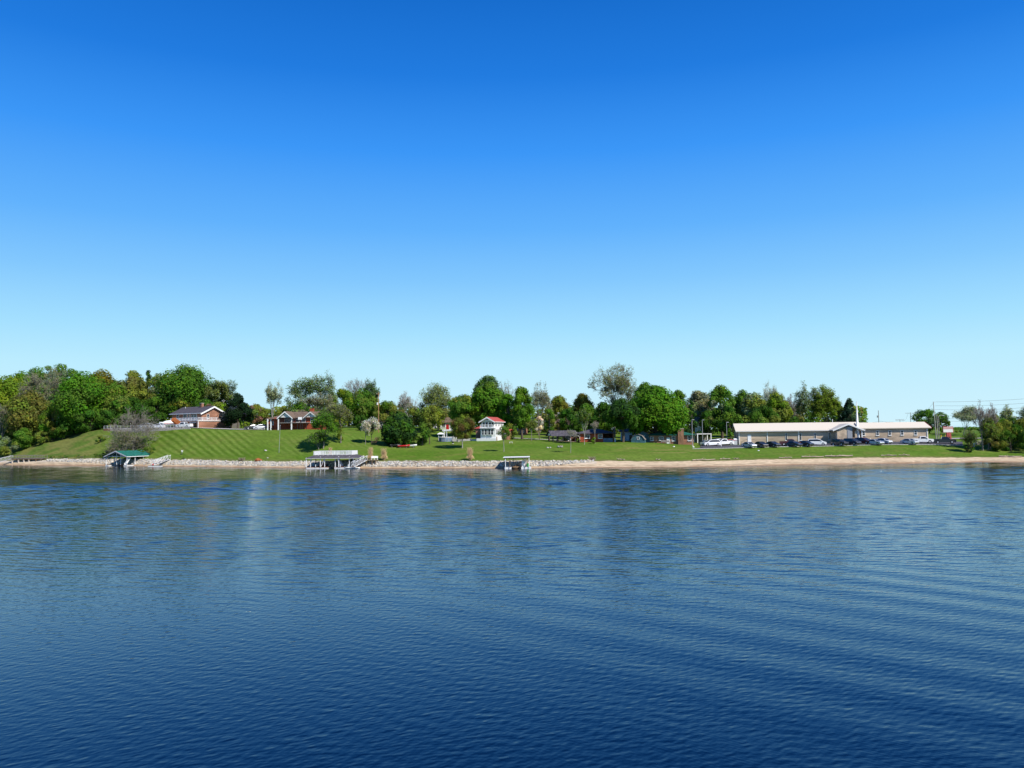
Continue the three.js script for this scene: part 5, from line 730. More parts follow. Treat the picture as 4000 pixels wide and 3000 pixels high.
function vehicle(kind, colour, px, off, yaw, label, group = 'cars parked before the church', pos) { // yaw 0: nose to the right, 90: nose towards the lake
  const G = carShapes(kind), { c } = G, p = pos ?? place(px, off, 0); if (!pos) p.y += 0.135; const t = thing({ sedan: 'sedan_car', hatch: 'hatchback_car', suv: 'suv', minivan: 'minivan', pickup: 'pickup_truck' }[kind], label, kind === 'pickup' ? 'pickup truck' : kind === 'minivan' ? 'van' : 'car', p, yawD(-yaw), group);
  part(t, 'body', G.body, paint[colour]); part(t, 'side_windows', G.side, M.glass); part(t, 'windscreen', G.shield, M.glass); part(t, 'rear_window', G.rear, M.glass);
  const [wf, wr, R] = c.wheel; for (const x of [wf, wr]) for (const z of [-1, 1]) { const w = new THREE.Group(); w.name = 'wheel'; w.position.set(x, R, z * (c.W / 2 - 0.13)); t.add(w); part(w, 'tyre', G.tyre, M.rubber); part(w, 'rim', G.rim, M.metal); }
  const yl = c.body[1][1] + 0.12; for (const z of [-1, 1]) { part(t, 'headlight', G.light, M.lamp).position.set(c.L / 2 - 0.12, yl, z * c.W * 0.32); part(t, 'tail_light', G.light, M.tail).position.set(-c.L / 2 + 0.06, yl + 0.12, z * c.W * 0.36); }
  part(t, 'front_bumper', rbox(0.16, 0.16, c.W * 0.78, c.L / 2 - 0.06, c.body[0][1] + 0.02, 0, 0.05), M.black);
  if (kind === 'pickup') { part(t, 'cargo_bed', [box(1.7, 0.03, c.W * 0.8, -1.75, 1.13, 0)], M.black); part(t, 'bed_side', box(1.75, 0.12, 0.08, -1.78, 1.13, c.W / 2 - 0.12), paint[colour]); part(t, 'bed_side', box(1.75, 0.12, 0.08, -1.78, 1.13, -c.W / 2 + 0.12), paint[colour]); part(t, 'tailgate', box(0.08, 0.14, c.W * 0.82, -2.66, 1.12, 0), paint[colour]); }
  for (const z of [-1, 1]) part(t, 'mirror', rbox(0.12, 0.14, 0.2, c.win[0][0] - 0.15, c.belt + 0.04, z * (c.W / 2 + 0.06), 0.03), paint[colour]);
  return t;
}
vehicle('sedan', 'silver', 2926, 27, 70, 'silver sedan at the left end of the parked row, below the white door');
vehicle('sedan', 'black', 2972, 27, 74, 'black sedan next to the silver one, second in the row');
vehicle('sedan', 'charcoal', 3018, 26.8, 67, 'dark grey sedan third from the left end of the row');
vehicle('pickup', 'maroon', 3086, 28.5, 12, 'dark maroon pickup half hidden behind a grey sedan');
vehicle('sedan', 'charcoal', 3101, 25.6, 60, 'charcoal sedan in front of the maroon pickup');
vehicle('hatch', 'charcoal', 3148, 26, 62, 'small dark hatchback left of the white minivan');
vehicle('minivan', 'white', 3190, 28.2, 16, 'white minivan seen from its side in the middle of the row');
vehicle('suv', 'black', 3280, 25.2, 66, 'black sport utility vehicle before the church porch');
vehicle('minivan', 'navy', 3328, 26.4, 66, 'dark blue minivan beside the black sport utility vehicle');
vehicle('minivan', 'maroon', 3372, 27.6, 58, 'dark maroon van below the white steeple');
vehicle('sedan', 'silver', 3418, 24.6, 64, 'grey silver sedan right of the maroon van');
vehicle('hatch', 'pearl', 3453, 26.4, 62, 'pale hatchback right of the grey silver sedan');
vehicle('sedan', 'silver', 3553, 24.4, 66, 'silver sedan in front of the white crew pickup');
vehicle('pickup', 'white', 3602, 27.5, 12, 'white pickup truck at the right end of the church');
vehicle('pickup', 'black', 3690, 26.5, 24, 'black pickup truck below the roadside sign');
const up = 'vehicles parked left of the church';
vehicle('minivan', 'white', 2780, 40, 172, 'white minivan closest to the asphalt drive', up);
vehicle('hatch', 'green', 2759, 43, 172, 'grey-green hatchback half hidden behind the white minivan', up);
vehicle('suv', 'white', 2805, 45, 168, 'white sport utility vehicle behind the minivan', up);
vehicle('pickup', 'white', 2828, 42, 168, 'white pickup truck right of the white minivan', up);
vehicle('sedan', 'red', 2846, 47, 172, 'red sedan showing behind the white pickup truck', up);
const hill = 'vehicles on the hilltop car park';
vehicle('pickup', 'white', 719, 34.2, 196, 'white pickup truck parked before the open garage', hill);
vehicle('sedan', 'pearl', 590, 38, 196, 'pale sedan on the hilltop left of the covered boat', hill);
vehicle('sedan', 'pearl', 618, 36, 192, 'second pale sedan nearer the covered boat', hill);
vehicle('suv', 'silver', 566, 37, 190, 'silver sport utility vehicle furthest left on the hilltop', hill);
vehicle('sedan', 'black', 985, 37.4, 150, 'black sedan on the drive left of the porch house', 'vehicles by the porch house');
vehicle('hatch', 'silver', 1014, 38.6, 150, 'silver hatchback beside the black sedan', 'vehicles by the porch house');
// ---------------------------------------------------------------- boats
function boatHull(L, W, H, sheer = 0.25) { // pointed bow to +x
  const n = 12, m = 7, pos = [], idx = []; for (let i = 0; i <= n; i++) { const t = i / n, x = -L / 2 + L * t, w = W / 2 * (t < 0.45 ? 0.92 + 0.08 * t / 0.45 : Math.sqrt(Math.max(0, 1 - Math.pow((t - 0.45) / 0.56, 2.3)))), top = H + sheer * t * t, keel = H * 0.55 * Math.pow(Math.max(0, t - 0.55) / 0.45, 2); for (let j = 0; j <= m; j++) { const a = j / m * 2 - 1; pos.push(x, keel + (top - keel) * Math.pow(Math.abs(a), 1.6), w * Math.sign(a) * Math.pow(Math.abs(a), 0.6)); } }
  for (let i = 0; i < n; i++) for (let j = 0; j < m; j++) { const a = i * (m + 1) + j, b = a + m + 1; idx.push(a, b, a + 1, b, b + 1, a + 1); } for (let i = 0; i < n; i++) { const a = i * (m + 1), b = a + m, c = a + m + 1, d = c + m; idx.push(a, b, c, b, d, c); }
  const back = pos.length / 3; idx.push(0, 1, 7, 1, 6, 7, 1, 2, 6, 2, 5, 6, 2, 3, 5, 3, 4, 5); const g = new THREE.BufferGeometry(); g.setAttribute('position', new THREE.Float32BufferAttribute(pos, 3)); g.setIndex(idx); g.computeVertexNormals(); return g;
}
{
  const p = place(660, 38.5, 0); p.y += 0.12; const b = thing('covered_boat', 'long white boat on a trailer under the brick house windows', 'boat', p, yawD(186)); const hull = part(b, 'hull', boatHull(6.4, 2.3, 1.1, 0.2), M.white); hull.position.y = 0.75; part(b, 'cover', new THREE.SphereGeometry(1, 16, 8, 0, 6.3, 0, 1.57).scale(2.6, 0.75, 1.05).translate(-0.5, 1.8, 0), M.white); part(b, 'hull_stripe', box(4.4, 0.16, 2.25, -0.9, 1.35, 0), M.signRed); part(b, 'trailer_frame', [box(6.2, 0.12, 0.12, 0.2, 0.5, 0.5), box(6.2, 0.12, 0.12, 0.2, 0.5, -0.5), box(1.4, 0.12, 0.12, 3.6, 0.45, 0)], M.metal); for (const z of [-1, 1]) part(b, 'wheel', new THREE.CylinderGeometry(0.32, 0.32, 0.2, 16).rotateX(Math.PI / 2).translate(-1.2, 0.32, z * 0.95), M.rubber); part(b, 'jack', post(4.2, 0, 0, 0.55, 0.04), M.metal);
  const mk = (px, off, yaw, L, label, hullM) => { const q = place(px, off, 0), t = thing('rowing_boat', label, 'boat', q, yawD(yaw), 'boats lying under the dark evergreen'); part(t, 'hull', boatHull(L, 1.4, 0.5), hullM).position.y = 0.22; part(t, 'deck', box(L * 0.72, 0.05, 1.15, -L * 0.1, 0.68, 0), M.white); part(t, 'skid', [box(0.15, 0.25, 1.3, -L * 0.3, 0, 0), box(0.15, 0.3, 1.1, L * 0.2, 0, 0)], M.greyWood); return t; };
  mk(1577, 25.5, 8, 3.4, 'red and white boat lying under the dark evergreen', M.red); mk(1608, 27, -6, 3.0, 'white boat lying right of the red one', M.white); mk(1545, 26, 4, 3.2, 'dark boat lying deepest under the evergreen', M.black);
}
// ---------------------------------------------------------------- docks
function gangway(name, label, a, b, h, material, base) { // trussed walkway from the shore to a dock
  const t = thing(name, label, 'gangway', base ?? a), o = t.position, A = a.clone().sub(o), B = b.clone().sub(o), d = B.clone().sub(A), L = d.length(), n = Math.max(4, Math.round(L / 1.2)), sd = V(-d.z, 0, d.x).normalize().multiplyScalar(0.55);
  part(t, 'deck', [bar(A.clone().add(V(0, 0.02, 0)), B.clone().add(V(0, 0.02, 0)), 0.05, 4), bar(A.clone().add(sd), B.clone().add(sd), 0.06, 4), bar(A.clone().sub(sd), B.clone().sub(sd), 0.06, 4)], material);
  const bd = Math.round(L / 0.22), yaw = Math.atan2(-d.z, d.x), tilt = Math.asin(d.y / L); for (let i = 0; i < bd; i++) { const p = A.clone().addScaledVector(d, (i + 0.5) / bd); part(t, 'plank', boardGeo, M.greyWood).position.copy(p).add(V(0, 0.06, 0)); t.children[t.children.length - 1].rotation.set(0, yaw, tilt, 'YXZ'); }
  for (const s of [-1, 1]) { const q = sd.clone().multiplyScalar(s), u = V(0, h, 0); part(t, 'top_rail', bar(A.clone().add(q).add(u), B.clone().add(q).add(u), 0.055, 5), material); for (let i = 0; i <= n; i++) { const p = A.clone().addScaledVector(d, i / n).add(q); part(t, 'upright', bar(p, p.clone().add(u), 0.035, 4), material); if (i < n) { const p2 = A.clone().addScaledVector(d, (i + 1) / n).add(q); part(t, 'diagonal', bar(p, p2.clone().add(u), 0.035, 4), material); } } }
  return t;
}
const boardGeo = box(0.2, 0.04, 1.1);
{ // far-left wooden pier and its gangway
  const a = place(52, 3.2, 0), b = place(176, 5.2, 0), y = P(110, 1791, shoreD(110) + 4).y, t = thing('wooden_pier', 'wooden pier on pale posts at the left edge of the shore', 'pier', V(a.x, 0, a.z)), d = b.clone().sub(a), L = Math.hypot(d.x, d.z), yaw = Math.atan2(-d.z, d.x); t.rotation.y = yaw;
  part(t, 'beam', [box(L, 0.25, 0.14, L / 2, y - 0.3, 0.9), box(L, 0.25, 0.14, L / 2, y - 0.3, -0.9)], M.timber); const n = Math.round(L / 0.24); for (let i = 0; i < n; i++) part(t, 'plank', pierBoard(), M.greyWood).position.set((i + 0.5) * L / n, y, 0);
  for (const f of [0.05, 0.25, 0.42, 0.58, 0.8]) for (const z of [0.8, -0.8]) part(t, 'pile', box(0.34, y + 0.9, 0.34, f * L, -1.15, z), f > 0.7 ? M.timber : M.concrete); part(t, 'brace', bar(V(L * 0.86, 0.1, 0.9), V(L * 0.98, y - 0.1, 0.9), 0.09, 4), M.paleWood); part(t, 'brace', bar(V(L * 0.6, y - 0.1, 0.92), V(L * 0.52, 0.2, 0.92), 0.08, 4), M.paleWood);
  for (const z of [0.9, -0.9]) railing(t, V(0, y + 0.02, z), V(L, y + 0.02, z), 1.0, M.greyWood, 0, 'railing', 1.4);
  gangway('metal_gangway', 'sloping metal gangway at the left edge of the picture', P(-45, 1806, shoreD(0) - 6).setY(0.45), V(a.x, y, a.z), 1.0, M.metal, P(-45, 1806, shoreD(0) - 6).setY(0.3)); const fl = P(-90, 1810, shoreD(0) - 7).setY(0), ft = thing('float_dock', 'low floating dock at the foot of the metal gangway', 'dock', fl); part(ft, 'float', box(6.4, 0.5, 3, 0, -0.2, 0), M.concrete); part(ft, 'deck', box(6.5, 0.08, 3.1, 0, 0.3, 0), M.greyWood);
  function pierBoard() { return pierBoard.g ??= box(0.21, 0.05, 2.0); }
}
{ // green-roofed boat dock
  const d = shoreD(495) - 3.2, c = P(495, 1820, d).setY(0), yaw = yawD(-20), t = thing('green_roofed_dock', 'floating boat dock with green gable roof on white posts', 'dock', c, yaw), W = 8.2, L = 9.6, e = 2.95;
  // local: front corner at the origin, gable side runs to -x, long side runs to -z
  part(t, 'float', [box(1.2, 0.5, L, -0.6, -0.15, -L / 2), box(1.2, 0.5, L, -W + 0.6, -0.15, -L / 2), box(W, 0.5, 1.4, -W / 2, -0.15, -L + 0.7)], M.offwhite); part(t, 'deck', [box(1.3, 0.07, L, -0.6, 0.36, -L / 2), box(1.3, 0.07, L, -W + 0.6, 0.36, -L / 2), box(W - 2.6, 0.07, 1.4, -W / 2, 0.36, -L + 0.7)], M.greyWood);
  const roof = part(t, 'roof', gableRoof(L, W, 1.5, e, 0.35, 0.1), M.greenRoof); roof.rotation.y = Math.PI / 2; roof.position.set(-W / 2, 0, -L / 2); part(roof, 'rake_trim', rakeTrim(W, 1.5, e, -L / 2 - 0.43, 0.35, 0.08, 0.2), M.metal); part(roof, 'eave_trim', box(L + 0.7, 0.16, 0.08, 0, e - 0.22, W / 2 + 0.36), M.white);
  for (const x of [-0.12, -W + 0.12]) for (const z of [-0.15, -L / 3, -2 * L / 3, -L + 0.15]) part(t, 'post', box(0.14, e - 0.4, 0.14, x, 0.42, z), M.white); for (const x of [-W * 0.36, -W * 0.55]) part(t, 'post', box(0.13, e + 0.5, 0.13, x, 0.42, -0.6), M.white);
  part(t, 'truss', [box(W, 0.12, 0.1, -W / 2, e - 0.1, -0.15), bar(V(-W / 2, e, -0.15), V(-W / 2, e + 1.35, -0.15), 0.05, 4), bar(V(-W * 0.25, e, -0.15), V(-W / 2, e + 1.3, -0.15), 0.04, 4), bar(V(-W * 0.75, e, -0.15), V(-W / 2, e + 1.3, -0.15), 0.04, 4)], M.white);
  part(t, 'brace', bar(V(-W + 0.12, 1.9, -0.15), V(-W + 1.1, e - 0.1, -0.15), 0.05, 4), M.white); part(t, 'slide', [box(0.7, 0.08, 3.2, 0, 0, 0).rotateX(0.95).translate(-0.7, 1.7, -1.2), box(0.07, 0.3, 3.2, 0, 0, 0).rotateX(0.95).translate(-0.35, 1.7, -1.2), box(0.07, 0.3, 3.2, 0, 0, 0).rotateX(0.95).translate(-1.05, 1.7, -1.2)], M.white);
  for (const [x, z] of [[-0.5, -3.2], [-0.5, -5.8], [-0.5, -8]]) part(t, 'mooring_pole', bar(V(x, 0.4, z), V(x, 1.5, z), 0.05, 6), M.metal); part(t, 'bumper_tyre', new THREE.TorusGeometry(0.3, 0.12, 8, 16).translate(-1.7, 0.25, 0.08), M.rubber);
  const jb = thing('jon_boat', 'dark boat moored inside the green-roofed dock', 'boat', V(0, 0, 0).copy(t.localToWorld(V(-W / 2, -0.1, -4.2))), yaw + Math.PI / 2); jb.position.y = -0.12; part(jb, 'hull', boatHull(5.2, 1.9, 0.75), M.black); part(jb, 'deck', box(3, 0.06, 1.5, -0.4, 0.62, 0), M.grey); part(jb, 'motor', rbox(0.4, 0.8, 0.4, -2.6, 0.5, 0, 0.08), M.black);
  const e1 = place(662, 4.8, -0.15), s1 = P(597, 1815, shoreD(597) - 3.6).setY(0.5); gangway('dock_gangway', 'white trussed gangway from the rocks to the green-roofed dock', s1, V(e1.x, P(660, 1793, e1.d).y, e1.z), 1.15, M.rail, s1);
  const lf = P(612, 1815, shoreD(612) - 3.5).setY(0), lt = thing('landing_float', 'small float where the gangway meets the green-roofed dock', 'dock', lf); part(lt, 'float', box(3.4, 0.45, 1.8, -0.4, -0.12, 0), M.offwhite); part(lt, 'deck', box(3.5, 0.07, 1.9, -0.4, 0.33, 0), M.greyWood); const rb = thing('red_buoy', 'red buoy lying on the float by the gangway', 'buoy', V(lf.x - 0.9, 0.4, lf.z + 0.4)); part(rb, 'ball', new THREE.SphereGeometry(0.24, 14, 10).translate(0, 0.24, 0), M.red); part(rb, 'eye', new THREE.TorusGeometry(0.07, 0.02, 6, 10).translate(0, 0.5, 0), M.metal);
}
{ // party dock with roof deck and white railings
  const d = shoreD(1300) - 2.2, c = P(1300, 1828, d).setY(0), s = d / FOCAL, X = (px) => (px - 1300) * s, t = thing('railed_dock', 'dock with grey roof and white railed sun deck on top', 'dock', c, yawD(-5)), e = 2.75, D = 6.4;
  part(t, 'float', [box(X(1278) - X(1194), 0.42, D, (X(1278) + X(1194)) / 2, -0.1, -D / 2), box(X(1404) - X(1306), 0.42, D, (X(1404) + X(1306)) / 2, -0.1, -D / 2), box(X(1306) - X(1278), 0.42, 1.4, (X(1306) + X(1278)) / 2, -0.1, -D + 0.7)], M.offwhite);
  part(t, 'deck', [box(X(1278) - X(1194) + 0.1, 0.07, D, (X(1278) + X(1194)) / 2, 0.33, -D / 2), box(X(1404) - X(1306) + 0.1, 0.07, D, (X(1404) + X(1306)) / 2, 0.33, -D / 2)], M.rustWood);
  const xl = X(1193), xr = X(1402), ta = X(1221), tb = X(1372), yt = e + 0.62, hz = D / 2, b = [[xl, e, 0.4], [xr, e, 0.4], [xr, e, -D - 0.4], [xl, e, -D - 0.4]], tp = [[ta, yt, -0.5], [tb, yt, -0.5], [tb, yt, -D + 0.5], [ta, yt, -D + 0.5]], low = b.map(([x, y, z]) => [x, y - 0.1, z]), inn = tp.map(([x, y, z]) => [x, y - 0.12, z]);
  part(t, 'roof', poly([...b, ...tp, ...low, ...inn], [[0, 1, 5, 4], [1, 2, 6, 5], [2, 3, 7, 6], [3, 0, 4, 7], [4, 5, 6, 7], [8, 9, 1, 0], [9, 10, 2, 1], [10, 11, 3, 2], [11, 8, 0, 3], [9, 8, 12, 13], [10, 9, 13, 14], [11, 10, 14, 15], [8, 11, 15, 12], [13, 12, 15, 14]]), M.shingle); part(t, 'roof_edge', box(xr - xl + 0.04, 0.1, 0.06, (xl + xr) / 2, e - 0.2, 0.42), M.offwhite);
  const rl = (a, q) => railing(t, a, q, 1.0, M.white, 0.11, 'sun_deck_railing', 1.3); rl(V(ta, yt, -0.5), V(tb, yt, -0.5)); rl(V(ta, yt, -D + 0.5), V(tb, yt, -D + 0.5)); rl(V(ta, yt, -0.5), V(ta, yt, -D + 0.5)); rl(V(tb, yt, -0.5), V(tb, yt, -D + 0.5));
  for (const [px, z] of [[1195, 0.2], [1210, -0.2], [1251, 0.1], [1267, -0.1], [1309, -0.2], [1324, 0.1], [1366, 0], [1380, -0.3]]) part(t, 'post', box(0.15, e - 0.3 + (px > 1215 && px < 1370 ? 0.2 : 0), 0.15, X(px), 0.4, z), M.white); for (const px of [1283, 1295, 1343, 1199, 1390]) part(t, 'rear_post', box(0.13, e - 0.3, 0.13, X(px), 0.4, -D + 0.2), M.timber);
  part(t, 'stair', [box(0.12, 0.3, 3.0, 0, 0, 0), box(0.12, 0.3, 3.0, 0.7, 0, 0), ...[0, 1, 2, 3, 4, 5, 6, 7].map((k) => box(0.7, 0.05, 0.26, 0.35, 0.1, -1.3 + k * 0.37))].map((g) => g.rotateX(1.0).rotateY(Math.PI / 2 - 0.3).translate(X(1316), 1.75, -1.2)), M.white); part(t, 'brace', bar(V(X(1254), 0.6, 0), V(X(1266), e - 0.2, 0), 0.06, 4), M.white); part(t, 'brace', bar(V(X(1209), e - 0.9, 0), V(X(1221), e - 0.1, 0), 0.05, 4), M.white);
  part(t, 'slide', [box(0.8, 0.08, 4.6, 0, 0, 0), box(0.08, 0.34, 4.6, 0.4, 0, 0), box(0.08, 0.34, 4.6, -0.4, 0, 0)].map((g) => g.rotateX(0.72).rotateY(Math.PI / 2).translate(X(1353), 1.9, -D + 0.6)), M.grey, 'grey water slide running down from the sun deck');
  for (let k = 0; k < 3; k++) part(t, 'bollard', post(X([1232, 1330, 1362][k]), 0.4, 0.1, 0.7, 0.06), M.white);
  const jw = thing('covered_watercraft', 'dark covered watercraft standing on the railed dock', 'watercraft', V(c.x + X(1258), 0.4, c.z - 1.4), yawD(20)); part(jw, 'hull', boatHull(2.6, 1.0, 0.45), M.black); part(jw, 'cover', new THREE.SphereGeometry(0.5, 12, 8).scale(2, 0.8, 0.9).translate(-0.1, 0.55, 0), M.signRed); part(jw, 'handlebar', bar(V(0.3, 0.9, -0.35), V(0.3, 0.9, 0.35), 0.04), M.black);
  const kb = thing('flat_boat', 'low white boat tied at the right end of the railed dock', 'boat', V(c.x + X(1378), -0.1, c.z + 1.3), yawD(176)); part(kb, 'hull', boatHull(4.0, 1.3, 0.45, 0.1), M.white); part(kb, 'bench', box(0.3, 0.08, 1, -0.3, 0.35, 0), M.grey);
  const s1 = P(1378, 1820, shoreD(1378) - 2.6).setY(0.5), e1 = P(1428, 1797, shoreD(1428) + 2.4); gangway('dock_gangway', 'white trussed gangway right of the railed dock', s1, e1, 1.1, M.rail, s1);
  const w = place(1445, 3.4, 0), lt = thing('wooden_landing', 'wooden landing deck on posts above the rocks', 'deck', V(w.x, w.y - 0.3, w.z), yawD(-4)), ly = e1.y - lt.position.y - 0.05; for (let k = 0; k < 16; k++) part(lt, 'plank', box(0.23, 0.05, 2.4, -2 + k * 0.25, ly, 0), M.paleWood); part(lt, 'beam', [box(4.1, 0.2, 0.12, -0.1, ly - 0.2, 1), box(4.1, 0.2, 0.12, -0.1, ly - 0.2, -1)], M.timber); for (const x of [-1.9, -0.6, 0.8, 1.7]) for (const z of [1, -1]) part(lt, 'post', post(x, -1.2, z, ly + 1.0, 0.09), M.timber);
  const bn = thing('white_bench', 'white bench on the wooden landing', 'bench', V(lt.position.x + 1.1, lt.position.y + ly + 0.05, lt.position.z - 0.4)); part(bn, 'seat', box(1.7, 0.06, 0.45, 0, 0.42, 0), M.white); part(bn, 'backrest', box(1.7, 0.45, 0.06, 0, 0.5, -0.2), M.white); for (const x of [-0.75, 0, 0.75]) part(bn, 'leg', box(0.08, 0.42, 0.4, x, 0, 0), M.white);
}
{ // small flat-roofed dock
  const d = shoreD(2020) - 2, c = P(2020, 1828, d).setY(0), s = d / FOCAL, X = (px) => (px - 2020) * s, t = thing('flat_roofed_dock', 'small boat dock with thin white flat roof', 'dock', c, yawD(-2)), e = 2.62, D = 5;
  part(t, 'float', [box(X(1998) - X(1970), 0.4, D, (X(1998) + X(1970)) / 2, -0.08, -D / 2), box(X(2074) - X(2036), 0.4, D, (X(2074) + X(2036)) / 2, -0.08, -D / 2)], M.white); part(t, 'deck', [box(X(1998) - X(1970), 0.06, D, (X(1998) + X(1970)) / 2, 0.33, -D / 2), box(X(2074) - X(2036), 0.06, D, (X(2074) + X(2036)) / 2, 0.33, -D / 2)], M.offwhite);
  part(t, 'roof', poly([[X(1966), e, 0.5], [X(2069), e + 0.06, 0.5], [X(2069), e + 0.06, -D - 0.4], [X(1966), e, -D - 0.4], [X(1966), e + 0.1, 0.5], [X(2069), e + 0.16, 0.5], [X(2069), e + 0.16, -D - 0.4], [X(1966), e + 0.1, -D - 0.4]], [[3, 2, 1, 0], [4, 5, 6, 7], [0, 1, 5, 4], [1, 2, 6, 5], [2, 3, 7, 6], [3, 0, 4, 7]]), M.white); part(t, 'roof_beam', [box(X(2066) - X(1969), 0.18, 0.1, (X(2066) + X(1969)) / 2, e - 0.19, 0.2), box(X(2066) - X(1969), 0.18, 0.1, (X(2066) + X(1969)) / 2, e - 0.19, -D + 0.1)], M.greyWood);
  for (const px of [1975, 1992, 2052, 2067]) part(t, 'post', box(0.13, e - 0.55, 0.13, X(px), 0.38, 0.2), px < 1990 || px > 2060 ? M.white : M.timber); for (const px of [1973, 1988, 2004, 2010, 2046, 2060]) part(t, 'rear_post', box(0.11, e - 0.55, 0.11, X(px), 0.38, -D + 0.1), M.timber); for (const px of [1992, 2052]) part(t, 'knee_brace', bar(V(X(px), e - 0.9, 0.2), V(X(px) + (px < 2000 ? 0.7 : -0.7), e - 0.15, 0.2), 0.05, 4), M.timber);
  part(t, 'ramp', [bar(V(X(2008), 0.45, -0.6), V(X(2040), 1.7, -2.4), 0.08, 4), bar(V(X(2008), 0.45, -0.9), V(X(2040), 1.7, -2.9), 0.08, 4)], M.timber); part(t, 'screen_panel', [box(0.5, 1.5, 0.06, X(2042), 0.4, -1), box(0.5, 1.8, 0.06, X(2051), 0.4, -1.1)], M.white); const gb = thing('green_locker', 'bright green storage tub on the flat-roofed dock', 'tub', V(c.x + X(2061), 0.39, c.z - 0.5)); part(gb, 'tub', new THREE.CylinderGeometry(0.32, 0.27, 0.75, 12).translate(0, 0.375, 0), M.awning); part(gb, 'lid', new THREE.CylinderGeometry(0.34, 0.34, 0.07, 12).translate(0, 0.78, 0), M.awning);
  const bb = thing('dinghy', 'low brown boat inside the flat-roofed dock', 'boat', V(c.x + X(2017), -0.08, c.z - 1.8), yawD(84)); part(bb, 'hull', boatHull(4.2, 1.5, 0.6), M.timber); part(bb, 'bench', box(0.3, 0.06, 1.2, 0, 0.45, 0), M.offwhite);
}
// ---------------------------------------------------------------- poles, wires, sign, small things
function utilityPole(px, off, topY, label, material, opt = {}) {
  const p = place(px, off, 0.3), h = topAt(px, topY, p), t = thing('utility_pole', label, 'utility pole', p); part(t, 'pole', bar(V(0, 0, 0), V((opt.lean ?? 0) * h, h, 0), 0.15, 8, 0.1), material);
  for (const f of opt.arms ?? []) { const arm = part(t, 'crossarm', box(opt.armW ?? 2.4, 0.14, 0.12, (opt.lean ?? 0) * h * f, h * f, 0), material); for (const x of [-1, 0, 1]) part(arm, 'insulator', new THREE.CylinderGeometry(0.05, 0.07, 0.2, 8).translate((opt.lean ?? 0) * h * f + x * (opt.armW ?? 2.4) * 0.45, h * f + 0.24, 0), M.offwhite); }
  for (const f of opt.stubs ?? []) part(t, 'bracket', bar(V((opt.lean ?? 0) * h * f, h * f, 0), V((opt.lean ?? 0) * h * f + 0.8, h * f + 0.05, 0.1), 0.05, 5), M.metal);
  if (opt.can) part(t, 'transformer', new THREE.CylinderGeometry(0.25, 0.25, 0.8, 12).translate(opt.canX ?? -0.38, h * opt.can, 0.05), opt.canMat ?? M.grey); return Object.assign(V(p.x + (opt.lean ?? 0) * h, p.y + h, p.z), { p, h });
}
utilityPole(872, 62, 1560, 'thin pale utility pole behind the terrace railing', M.greyWood, { arms: [0.93], armW: 1.0 });
utilityPole(1479, 60, 1532, 'orange-brown utility pole with transformer on the slope', M.poleOrange, { can: 0.72, canMat: M.offwhite, arms: [0.95], armW: 1.2 });
const pA = utilityPole(3436, 110, 1603, 'utility pole with transformer behind the church roof', M.pole, { can: 0.72 });
const pB = utilityPole(3561, 190, 1611, 'distant utility pole with single crossarm', M.pole, { arms: [0.95], armW: 5 });
const pC = utilityPole(3519, 260, 1638, 'second distant utility pole with double crossarm', M.pole, { arms: [0.97, 0.85], armW: 5 });
const pD = utilityPole(3478, 330, 1648, 'most distant utility pole just above the church roof', M.pole, { arms: [0.95], armW: 5 });
const pE = utilityPole(3658, 52, 1569, 'tall leaning utility pole right of the church', M.paleBark, { lean: -0.035, stubs: [0.99, 0.89, 0.79] });
utilityPole(3664, 55, 1618, 'shorter pole beside the tall leaning one', M.paleBark);
utilityPole(3968, 60, 1625, 'thin utility pole above the shore thicket', M.pole, { arms: [0.95], armW: 1.4 });
function wire(a, b, sag, label) { const n = 14, pts = []; for (let i = 0; i <= n; i++) { const t = i / n, p = a.clone().lerp(b, t); p.y -= sag * 4 * t * (1 - t); pts.push(p); } single('power_line', new THREE.TubeGeometry(new THREE.CatmullRomCurve3(pts), 28, 0.028, 4), M.wire, label, 'wire', null, 0, 'overhead wires'); }
{
  const R = (py, d) => P(4150, py, d); const tp = (f) => pE.p.clone().add(V(-0.035 * pE.h * f + 0.8, pE.h * f + 0.05, 0.1));
  wire(tp(0.99), R(1545, 235), 0.5, 'topmost overhead wire running right from the tall pole'); wire(tp(0.89), R(1562, 235), 0.6, 'second overhead wire running right from the tall pole'); wire(tp(0.79), R(1578, 235), 0.7, 'third overhead wire running right from the tall pole');
  wire(pE.p.clone().add(V(-0.02, pE.h * 0.56, 0)), R(1624, 240), 0.4, 'lower pair upper wire running right from the tall pole'); wire(pE.p.clone().add(V(-0.02, pE.h * 0.5, 0)), R(1636, 240), 0.4, 'lower pair bottom wire running right from the tall pole');
  wire(pE.clone().add(V(0, -0.4, 0)), pB.clone().add(V(1, -0.2, 0)), 2, 'wire dropping from the tall pole to the distant crossarm'); wire(pB.clone().add(V(-1, -0.2, 0)), pC.clone().add(V(1, -0.2, 0)), 2, 'wire between the two distant poles'); wire(P(3355, 1646, 262), pA.clone().add(V(0, -4.2, 0)), 0.4, 'wire from the steeple side to the transformer pole'); wire(pA.clone().add(V(0, -4, 0)), pE.p.clone().add(V(0, pE.h * 0.44, 0)), 0.6, 'wire along the skyline above the church wing');
}
function lightPole(px, off, topY, label) { const p = place(px, off, 0.1), h = topAt(px, topY, p), t = thing('light_pole', label, 'lamp post', p, 0, 'car park lamp posts'); part(t, 'pole', bar(V(0, 0, 0), V(0, h, 0), 0.1, 8, 0.07), M.grey); part(t, 'lamp_head', rbox(0.7, 0.14, 0.35, 0.3, h - 0.05, 0, 0.05), M.metal); part(t, 'footing', new THREE.CylinderGeometry(0.25, 0.3, 0.4, 12).translate(0, 0.1, 0), M.concrete); return p.add(V(0, h, 0)); }
